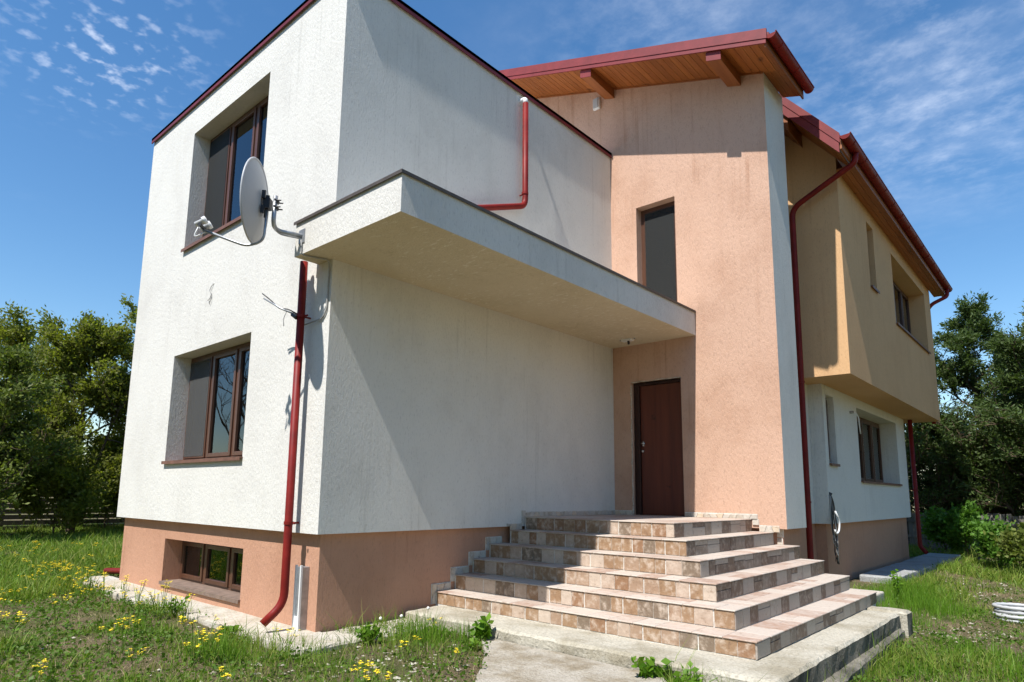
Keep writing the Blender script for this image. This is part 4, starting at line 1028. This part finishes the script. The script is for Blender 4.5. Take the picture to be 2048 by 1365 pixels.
# left side: olive trees behind the lawn
GL = 'trees behind the lawn'
def olive(label, x, y, h, sp, seed, mat='leaf_a', n=34000, size=0.12):
    make_tree('leafy_tree', label, G(x, y), h, sp, mat, n, size, group=GL, seed=seed, nlimb=14, upward=0.75, trunk_r=0.14, clump=0.15, first=0.05, gap=0.2)
olive('tall olive-green spreading tree behind the lawn beside the white wing', -17.0, 5.0, 6.3, 3.5, 3)
olive('dense olive tree standing between lawn and dark fence', -16.2, 2.5, 6.0, 3.2, 11)
olive('yellow-green bushy tree at the lawn edge', -13.8, 0.0, 3.9, 2.3, 21, 'leaf_b', 26000, 0.105)
olive('dark broad tree farther behind the lawn', -20.0, 8.2, 6.4, 3.8, 33)
olive('wide low tree growing past the dark fence', -20.5, 1.6, 5.6, 3.8, 41)
for i, (x, y, h, s_, lb) in enumerate(((-15.2, 3.6, 2.1, 1.5, 'low leafy bush at the foot of the spreading olive tree'), (-14.6, 1.7, 1.9, 1.4, 'low leafy bush in front of the dense olive tree'), (-16.6, 6.2, 2.2, 1.6, 'low dark bush beside the white wing corner'),
        (-15.9, 4.9, 1.8, 1.4, 'low bush between the spreading tree and the wing'), (-16.3, 0.4, 2.0, 1.5, 'low bush between the dense olive and the yellow-green tree'), (-17.0, 3.6, 2.6, 1.6, 'taller bush right before the dark plank fence'))):
    make_tree('bush', lb, G(x, y), h, s_, 'leaf_a', 14000, 0.11, 'bush', 'bushes behind the lawn', 2, 0.03, 10, 0.5, 2.0, 0.2, 60 + i, 0.02, tname='stems')
# right side: conifers behind the rear fence
def conifer(label, x, y, h, sp, seed, n=46000, gap=0.32, first=0.06, up=0.22):
    make_tree('conifer_tree', label, G(x, y), h, sp, 'leaf_c', n, 0.115, group='conifers by the rear fence', seed=seed, nlimb=30, upward=up, trunk_r=0.13, aspect=3.2, clump=0.10, first=first, gap=gap)
conifer('tall dark conifer with a ragged top behind the wooden fence', 2.95, 17.9, 7.3, 1.8, 5)
conifer('broad conifer with bare lower trunk in front of the fence', 4.35, 16.6, 6.2, 2.0, 15, first=0.2)
conifer('shorter shaded conifer right behind the rear block', 1.1, 17.8, 5.4, 2.3, 25, 40000, 0.2)
conifer('outer conifer at the far end of the fence', 6.4, 20.5, 7.6, 2.7, 35, 36000)
conifer('squat dense conifer between the tall one and the broad one', 3.6, 18.4, 3.4, 2.1, 45, 36000, 0.1, 0.03)
conifer('squat dense conifer behind the shaded corner of the house', 2.0, 18.2, 3.2, 2.1, 46, 36000, 0.1, 0.03)
conifer('low dark conifer beyond the fence end', 5.4, 18.6, 3.2, 2.2, 47, 30000, 0.1, 0.03)
for i, (x, y, h, s_, n_, lb) in enumerate(((2.95, 14.2, 1.05, 0.6, 3800, 'bright green leafy shrub in front of the wooden fence'), (3.55, 13.0, 0.75, 0.6, 3200, 'lower bright green shrub beside the leafy one'),
        (2.5, 14.6, 0.9, 0.6, 3500, 'shaded shrub at the back corner of the house'), (4.05, 11.6, 0.6, 0.6, 2600, 'yellowish low shrub at the edge of the yard'))):
    make_tree('shrub', lb, G(x, y), h, s_, 'leaf_s' if i != 3 else 'leaf_b', n_, 0.095, 'shrub', 'shrubs by the wooden fence', 1, 0.018, 14, 0.9, 1.8, 0.11, 80 + i, 0.02, tname='stems')
# unseen tree rows, added to block low sky and darken the walls
src = [o for o in bpy.data.objects if o.name.startswith('leafy_tree') and o.parent is None]
rows = [(15.5, -4.0, 1.15, 0.4, 0), (16.5, 4.6, 1.2, 3.1, 0), (15.2, 13.0, 1.15, 5.2, 0)]
rows += [(-15.0, -13.5, 1.2, 0.3, 1), (-9.5, -14.5, 1.35, 1.2, 1), (-4.0, -13.8, 1.25, 2.2, 1), (1.0, -14.6, 1.4, 3.3, 1), (6.0, -13.6, 1.3, 4.1, 1), (11.5, -13.0, 1.25, 5.0, 1)]
for i, (x, y, k, rz, g) in enumerate(rows):
    o = src[(0, 1, 3, 4)[i % 4]]; t = o.copy(); COL.objects.link(t); t.location = G(x, y); t.rotation_euler = (0, 0, rz); t.scale = (k, k, k)
    t['label'] = ('unseen olive-green tree added to darken the long rear wall', 'unseen olive-green tree added to block low sky from the front walls')[g]
    t['group'] = ('unseen trees added to darken the long rear wall', 'unseen trees added to block low sky from the front walls')[g]
    for ch in o.children:
        c = ch.copy(); COL.objects.link(c); c.parent = t
# a bare tree across the yard, seen mirrored in the wing's windows
make_tree('bare_tree', 'leafless tree on the open side of the yard facing the windows', G(-10.0, -3.9), 7.0, 2.6, 'leaf_a', 0, 0.1, 'tree', None, 2, 0.10, 12, 1.1, seed=51, crown=False, first=0.25)

# fences
def fence(name, label, x0, y0, x1, y1, h, mat, bw=0.11, gap_=0.012, rails=(0.35, 0.75), horizontal=False):
    a = Vector((x0, y0)); b = Vector((x1, y1)); d = (b - a); ln = d.length; d.normalize(); n_ = Vector((-d.y, d.x))
    zb = float(gz((x0 + x1) / 2, (y0 + y1) / 2)); t = thing(name, label, 'fence', M3((x0 + x1) / 2, (y0 + y1) / 2, zb))
    Pf = lambda u_, w_, z_: (a.x + d.x * u_ + n_.x * w_, a.y + d.y * u_ + n_.y * w_, zb + z_)
    u = 0
    if horizontal:
        z_ = 0.05
        while z_ < h:
            MB().pbox(Pf, 0, ln, 0, 0.02, z_, z_ + bw - gap_).build('plank', mat, t); z_ += bw
    else:
        while u < ln:
            hh = h * random.uniform(.96, 1.03); MB().pbox(Pf, u, u + bw - gap_ * random.uniform(.5, 2.5), 0, 0.02, 0.02, hh).build('board', mat, t); u += bw
        for r in rails: MB().pbox(Pf, 0, ln, -0.04, -0.001, h * r, h * r + 0.06).build('rail', mat, t)
    u = 0.3
    while u < ln: MB().pbox(Pf, u, u + 0.08, 0.021, 0.10, -0.1, h * 1.05).build('post', mat, t); u += 2.0
    return t
fence('wooden_fence', 'weathered grey board fence behind the shrubs at the back', 0.5, 17.0, 8.5, 15.8, 1.0, 'fence', 0.125)
fence('plank_fence', 'dark horizontal plank fence in the shade of the olive trees', -18.2, -3.0, -18.2, 11.0, 1.15, 'fencedark', 0.16, 0.03, horizontal=True)

# grass, clover, straw
def vnoise(x, y, sc, seed):
    r = np.random.default_rng(seed); g = r.random((64, 64)); X = x * sc; Y = y * sc
    i = np.floor(X).astype(int); j = np.floor(Y).astype(int); fx = X - i; fy = Y - j; fx = fx * fx * (3 - 2 * fx); fy = fy * fy * (3 - 2 * fy)
    a = g[i % 64, j % 64]; b = g[(i + 1) % 64, j % 64]; c = g[i % 64, (j + 1) % 64]; d = g[(i + 1) % 64, (j + 1) % 64]
    return (a * (1 - fx) + b * fx) * (1 - fy) + (c * (1 - fx) + d * fx) * fy
def inpoly(x, y, poly):
    ins = np.zeros(len(x), bool); n = len(poly)
    for k in range(n):
        x0, y0 = poly[k]; x1, y1 = poly[(k + 1) % n]
        c = ((y0 > y) != (y1 > y)) & (x < (x1 - x0) * (y - y0) / (y1 - y0 + 1e-12) + x0); ins ^= c
    return ins
def blocked(x, y):
    b = (x > -4.85) & (x < 0.0) & (y > 0.0) & (y < 9)
    b |= (x > -5.40) & (x < 0.30 + 0.1 * np.sin(y * 9)) & (y > -0.26 + 0.09 * np.sin(x * 3.1) + 0.04 * np.sin(x * 11)) & (y < 0.2)
    b |= (x > -0.1) & (x < 3.50) & (y > 1.02) & (y < 4.66)
    b |= (x > -1) & (x < 2.42) & (y > 4.6) & (y < 13.6)
    b |= (x > 2.2) & (x < 2.82) & (y > 7.95) & (y < 13.8)
    b |= (x > 2.5) & (x < 3.05) & (y > 5.5) & (y < 6.1)
    b |= inpoly(x, y, [(1.08, 1.02), (2.66, 1.02), (3.1, 0.5), (4.85, -1.75), (3.0, -1.75), (1.98, 0.0), (1.5, 0.6)])
    return b
def visible_wedge(x, y):
    """plan area the lens covers, with a margin for stepping aside"""
    dx = x - 5.013; dy = y + 3.202; f = dx * -0.666 + dy * 0.746; r = dx * 0.747 + dy * 0.664
    return (f > 1.2) & (np.abs(r) < f * 0.95 + 0.8)
def scatter(n, x0, x1, y0, y1, dens):
    x = RNG.uniform(x0, x1, n); y = RNG.uniform(y0, y1, n)
    ok = visible_wedge(x, y) & ~blocked(x, y); x, y = x[ok], y[ok]
    k = RNG.random(len(x)) < dens(x, y); return x[k], y[k]
def blades(name, x, y, h, wd, mat, label, lean=0.45):
    n = len(x); z = (gz(x, y) - ZG) * S - 0.005
    b = np.stack([x * S, y * S, z], -1); a = RNG.uniform(0, 2 * np.pi, n); l = np.abs(RNG.normal(0, lean, n)) * h
    d = np.stack([np.cos(a) * l, np.sin(a) * l, h], -1); a2 = RNG.uniform(0, 2 * np.pi, n)
    s_ = np.stack([np.cos(a2), np.sin(a2), np.zeros(n)], -1) * wd[:, None] * .5
    v = np.empty((n, 5, 3)); v[:, 0] = b - s_; v[:, 1] = b + s_
    m_ = b + d * np.array([.38, .38, .58]); v[:, 2] = m_ + s_ * .8; v[:, 3] = m_ - s_ * .8; v[:, 4] = b + d
    me = bpy.data.meshes.new(name); me.vertices.add(n * 5); me.vertices.foreach_set('co', v.reshape(-1))
    base_i = (np.arange(n) * 5)[:, None]; lp = np.concatenate([base_i + np.array([0, 1, 2, 3]), base_i + np.array([3, 2, 4])], 1).astype(np.int32)
    me.loops.add(n * 7); me.loops.foreach_set('vertex_index', lp.reshape(-1))
    st = np.stack([np.arange(n) * 7, np.arange(n) * 7 + 4], 1).astype(np.int32).reshape(-1)
    me.polygons.add(n * 2); me.polygons.foreach_set('loop_start', st); me.update(calc_edges=True)
    o = link(name, me, mat); return tag(o, label, 'grass', None, 'stuff')
def zone_dry(x, y):   # trodden, gravelly ground by the path and the rubble patch
    a = np.exp(-(((x - 1.1) / 1.1) ** 2 + ((y + 0.15) / 0.6) ** 2)); b = np.exp(-(((x - 3.9) / 0.45) ** 2 + ((y - 5.1) / 0.5) ** 2))
    c = np.exp(-(((x - 3.5) / 0.5) ** 2 + ((y - 9.2) / 1.4) ** 2)) * .7
    return np.clip(a + b + c, 0, 1)
def dist(x, y): return np.hypot(x - 5.013, y + 3.202)
# short lawn: green drifts, thin and trodden places
def drift(x, y):
    d = 0.55 * vnoise(x, y, 0.9, 9) + 0.3 * vnoise(x, y, 2.6, 3) + 0.15 * vnoise(x, y, 7.0, 13)
    near = np.exp(-((x + 0.8) / 2.6) ** 2 - ((y + 1.3) / 0.8) ** 2) * 0.16          # worn ground before the wing
    right = np.exp(-((x - 4.2) / 0.8) ** 2 - ((y - 7.5) / 2.8) ** 2) * 0.12
    return np.clip((d - near - right - 0.36) * 4.5, 0.05, 1)
x, y = scatter(1300000, -20, 9, -5, 18, lambda x, y: drift(x, y) * (1 - 0.92 * zone_dry(x, y)) * np.clip(7.0 / dist(x, y), .22, 1))
h = (0.025 + 0.10 * drift(x, y)) * RNG.gamma(4.0, .25, len(x)); h *= np.where(x < -4, 1.1, 1.0)
blades('grass', x, y, h, 0.0055 * np.clip(dist(x, y) / 5, 1, 3.4), 'grass', 'short mixed grass covering the yard', 0.7)
# lush tufts
def tuft(x, y):
    m = np.zeros(len(x))
    for (cx_, cy_, rx, ry, s_) in ((3.25, 6.4, .75, .9, 1.0), (3.2, 5.2, .5, .5, .9), (3.1, 7.6, .6, .8, .8), (4.15, 4.0, .7, .5, .6), (4.45, 3.4, .5, .5, .6), (3.9, 3.0, .4, .4, .6), (0.72, 0.62, .38, .30, 1.0), (0.25, .25, .2, .25, .5), (0.95, 0.85, .25, .22, .8), (1.2, .55, .12, .2, .6),
            (-0.2, -0.75, .6, .25, .8), (0.55, -.35, .4, .22, .6), (2.72, .74, .22, .18, .9), (3.05, .62, .2, .2, .9), (-1.5, -.9, .8, .4, .5), (3.4, .9, .2, .25, .7)):
        m = np.maximum(m, s_ * np.exp(-(((x - cx_) / rx) ** 2 + ((y - cy_) / ry) ** 2)))
    return m
x, y = scatter(420000, -4, 6, -3, 10, lambda x, y: np.clip(tuft(x, y) * 1.2 - .25, 0, 1) * (0.3 + .7 * vnoise(x, y, 4, 21)))
h = (0.05 + 0.24 * tuft(x, y) ** 1.5) * RNG.uniform(.5, 1.25, len(x))
blades('grass', x, y, h, np.full(len(x), 0.0055), 'lush', 'lush long grass in tufts around the steps', 0.3)
# straw
x, y = scatter(260000, -9, 7, -5, 12, lambda x, y: np.clip(.12 + .9 * (1 - drift(x, y)) * vnoise(x, y, 2.2, 31) + .5 * zone_dry(x, y) * vnoise(x, y, 2, 4), 0, 1))
blades('grass', x, y, np.abs(RNG.normal(.022, .018, len(x))) + .008, np.full(len(x), 0.0045), 'straw', 'dry straw-coloured grass stems flat on the ground', 2.2)
# clover and broad leaves hugging the ground, rosettes standing a little higher
x, y = scatter(900000, -18, 7, -5, 14, lambda x, y: np.clip((vnoise(x, y, 2.3, 77) - .30) * 2.0 + .5 * (x < -3.5), 0, 1) * np.clip(6 / dist(x, y), .25, 1) * (1 - .85 * zone_dry(x, y)))
hh = (0.03 + 0.13 * vnoise(x, y, 3.1, 55) ** 2 * np.where(x < -3, 1.3, .8)) * RNG.random(len(x))
p = np.stack([x * S, y * S, (gz(x, y) - ZG) * S + .004 + hh], -1)
tag(leaf_mesh('ground_cover', p, None, 0.034, 'cover', 1.5), 'clover and small broad leaves among the grass', 'plants', None, 'stuff')

# gravel
def gravel():
    ico = [(0, 0, 1), (.9, 0, .3), (.28, .85, .3), (-.72, .53, .3), (-.72, -.53, .3), (.28, -.85, .3), (0, 0, -.4)]
    fc = [(0, 1, 2), (0, 2, 3), (0, 3, 4), (0, 4, 5), (0, 5, 1), (1, 6, 2), (2, 6, 3), (3, 6, 4), (4, 6, 5), (5, 6, 1)]
    x, y = scatter(70000, -2, 6, -3, 10, lambda x, y: np.clip(zone_dry(x, y) * .9 * vnoise(x, y, 3, 41) + .02, 0, 1))
    n = len(x); ic = np.array(ico); v = np.empty((n, 7, 3)); a = RNG.uniform(0, 6.28, n); s_ = RNG.gamma(2.0, .0045, n) + .004
    rot = np.stack([np.stack([np.cos(a), -np.sin(a)], -1), np.stack([np.sin(a), np.cos(a)], -1)], 1)
    v[:, :, :2] = np.einsum('nij,kj->nki', rot, ic[:, :2] * np.array([1.3, .9])) * s_[:, None, None]
    v[:, :, 2] = ic[:, 2] * s_[:, None] * RNG.uniform(.4, .9, n)[:, None]
    v += np.stack([x * S, y * S, (gz(x, y) - ZG) * S], -1)[:, None, :]
    f = (np.arange(n) * 7)[:, None, None] + np.array(fc)
    me = bpy.data.meshes.new('gravel'); me.from_pydata(v.reshape(-1, 3).tolist(), [], f.reshape(-1, 3).tolist())
    tag(link('gravel', me, 'concrete'), 'pale gravel and rubble scattered by the path', 'gravel', None, 'stuff')
gravel()

# yellow wildflowers
def flower_mesh(seed, h, heads):
    rn = random.Random(seed); st = MB(); bl = MB(); pts = []
    for k in range(heads):
        a = rn.uniform(0, 6.28); r = rn.uniform(.02, .09); hh = h * rn.uniform(.7, 1.05); e = Vector((math.cos(a) * r, math.sin(a) * r, hh))
        st.tube([(0, 0, -.02), (e.x * .35, e.y * .35, hh * .55), tuple(e)], .0022, 4)
        for j in range(3):
            t_ = rn.uniform(.2, .8); c = Vector((e.x * t_ * .8, e.y * t_ * .8, hh * t_)); b = rn.uniform(0, 6.28); o_ = Vector((math.cos(b), math.sin(b), .25)) * rn.uniform(.03, .06); sd = Vector((-math.sin(b), math.cos(b), 0)) * .008
            st.poly([tuple(c), tuple(c + o_ * .5 + sd), tuple(c + o_), tuple(c + o_ * .5 - sd)])
        for j in range(6):
            c = e + Vector((rn.gauss(0, .014), rn.gauss(0, .014), rn.gauss(0, .008)))
            for q_ in range(4):
                b = q_ * 1.571 + rn.random(); o_ = Vector((math.cos(b), math.sin(b), rn.uniform(.1, .5))) * .011; sd = Vector((-math.sin(b), math.cos(b), 0)) * .006
                bl.poly([tuple(c), tuple(c + o_ * .7 + sd), tuple(c + o_ * 1.2), tuple(c + o_ * .7 - sd)])
    ms = []
    for nm, m_, mt in (('stem', st, 'lush'), ('blossom', bl, 'yellow')):
        me = bpy.data.meshes.new(nm); me.from_pydata(m_.v, [], m_.f); me.materials.append(MT[mt]); ms.append(me)
    return ms
fl = [flower_mesh(i, .16 + .05 * (i % 4), 2 + i % 4) for i in range(8)]
fs = []
rn = random.Random(4)
while len(fs) < 95:
    if rn.random() < .78: x, y = rn.uniform(-9.5, 0.3), rn.uniform(-3.2, 0.2) if rn.random() < .75 else rn.uniform(-2.5, 1.0)
    else: x, y = rn.uniform(-1.0, 2.0), rn.uniform(-1.6, .8)
    if rn.random() < .35 and -6.2 < x: y = rn.uniform(-.75, -.36); x = rn.uniform(-6.0, -1.2)
    xa, ya = np.array([x]), np.array([y])
    if blocked(xa, ya)[0] or not visible_wedge(xa, ya)[0] or (x > .2 and rn.random() < .75): continue
    fs.append((x, y))
for i, (x, y) in enumerate(fs):
    zone = ('yellow wildflower on the edge of the concrete strip by the wing', 'yellow wildflowers along the concrete strip') if -0.8 < y < -0.3 and x > -6 else \
        ('yellow wildflower in the gravelly ground between wing and path', 'yellow wildflowers by the path') if x > -0.6 else \
        ('yellow wildflower out on the open lawn toward the olive trees', 'yellow wildflowers on the far lawn') if x < -4.9 else ('yellow wildflower in the thin grass before the basement window', 'yellow wildflowers before the basement window')
    t = thing('wildflower', zone[0], 'flower', G(x, y), zone[1])
    ms = fl[i % 8]; t.rotation_euler = (0, 0, rn.uniform(0, 6.28)); s_ = rn.uniform(.75, 1.35); t.scale = (s_, s_, s_)
    for nm, me in zip(('stem', 'blossom'), ms): link(nm, me, None, t)
# dandelion clocks by the steps
for i, (x, y, h) in enumerate(((0.40, 0.93, .2), (0.28, .72, .13), (0.20, .55, .12))):
    t = thing('dandelion', ('tallest white dandelion clock beside the foot of the steps', 'middle dandelion clock of the three by the plinth', 'short dandelion clock farthest from the steps')[i], 'flower', G(x, y), 'dandelion clocks by the steps')
    b = G(x, y); mb = MB(); mb.tube([tuple(b - Vector((0, 0, .02))), tuple(b + Vector((.01, 0, h)))], .0025, 5); mb.build('stem', 'lush', t, metres=True)
    mb = MB(); mb.ball(b + Vector((.01, 0, h + .012)), .017, 8, 6); mb.build('seed_head', 'whiteflower', t, True, metres=True)
# broad-leaved weeds
def weed(x, y, h, n, size, label, spread=.12, mat='lush'):
    b = G(x, y); t = thing('weed', label, 'weed', b, 'weeds around the steps'); mb = MB(); P_ = []
    for k in range(n):
        a = random.uniform(0, 6.28); r = random.uniform(.2, 1) * spread; e = b + Vector((math.cos(a) * r, math.sin(a) * r, h * random.uniform(.5, 1)))
        mb.tube([tuple(b - Vector((0, 0, .02))), tuple(b.lerp(e, .6) + Vector((0, 0, .02))), tuple(e)], .003, 4)
        for q_ in range(7):
            P_.append(tuple(b.lerp(e, random.uniform(.35, 1.0))))
    mb.build('stem', 'lush', t, metres=True); leaf_mesh('leaves', np.array(P_), None, size, mat, 1.5, t, b)
weed(0.50, 0.22, .20, 14, .065, 'broad-leaved weed by the wing corner at the concrete strip')
weed(1.12, 0.92, .26, 14, .08, 'broad-leaved weed where path and footing meet')
weed(1.20, 0.70, .10, 7, .05, 'small flat weed at the path edge', .09)
weed(2.70, .90, .2, 16, .065, 'leafy weed against the front of the footing slab', .16)
weed(3.02, .80, .2, 16, .055, 'spreading weed below the footing slab corner', .2)
weed(3.12, 6.3, .48, 9, .06, 'tall thin weed in front of the rear plinth', .10)
weed(-0.6, -.42, .16, 12, .055, 'low weed at the concrete strip below the downpipe')
weed(-1.75, -.42, .26, 12, .04, 'tall flowering weed on the concrete strip below the basement window', .14)
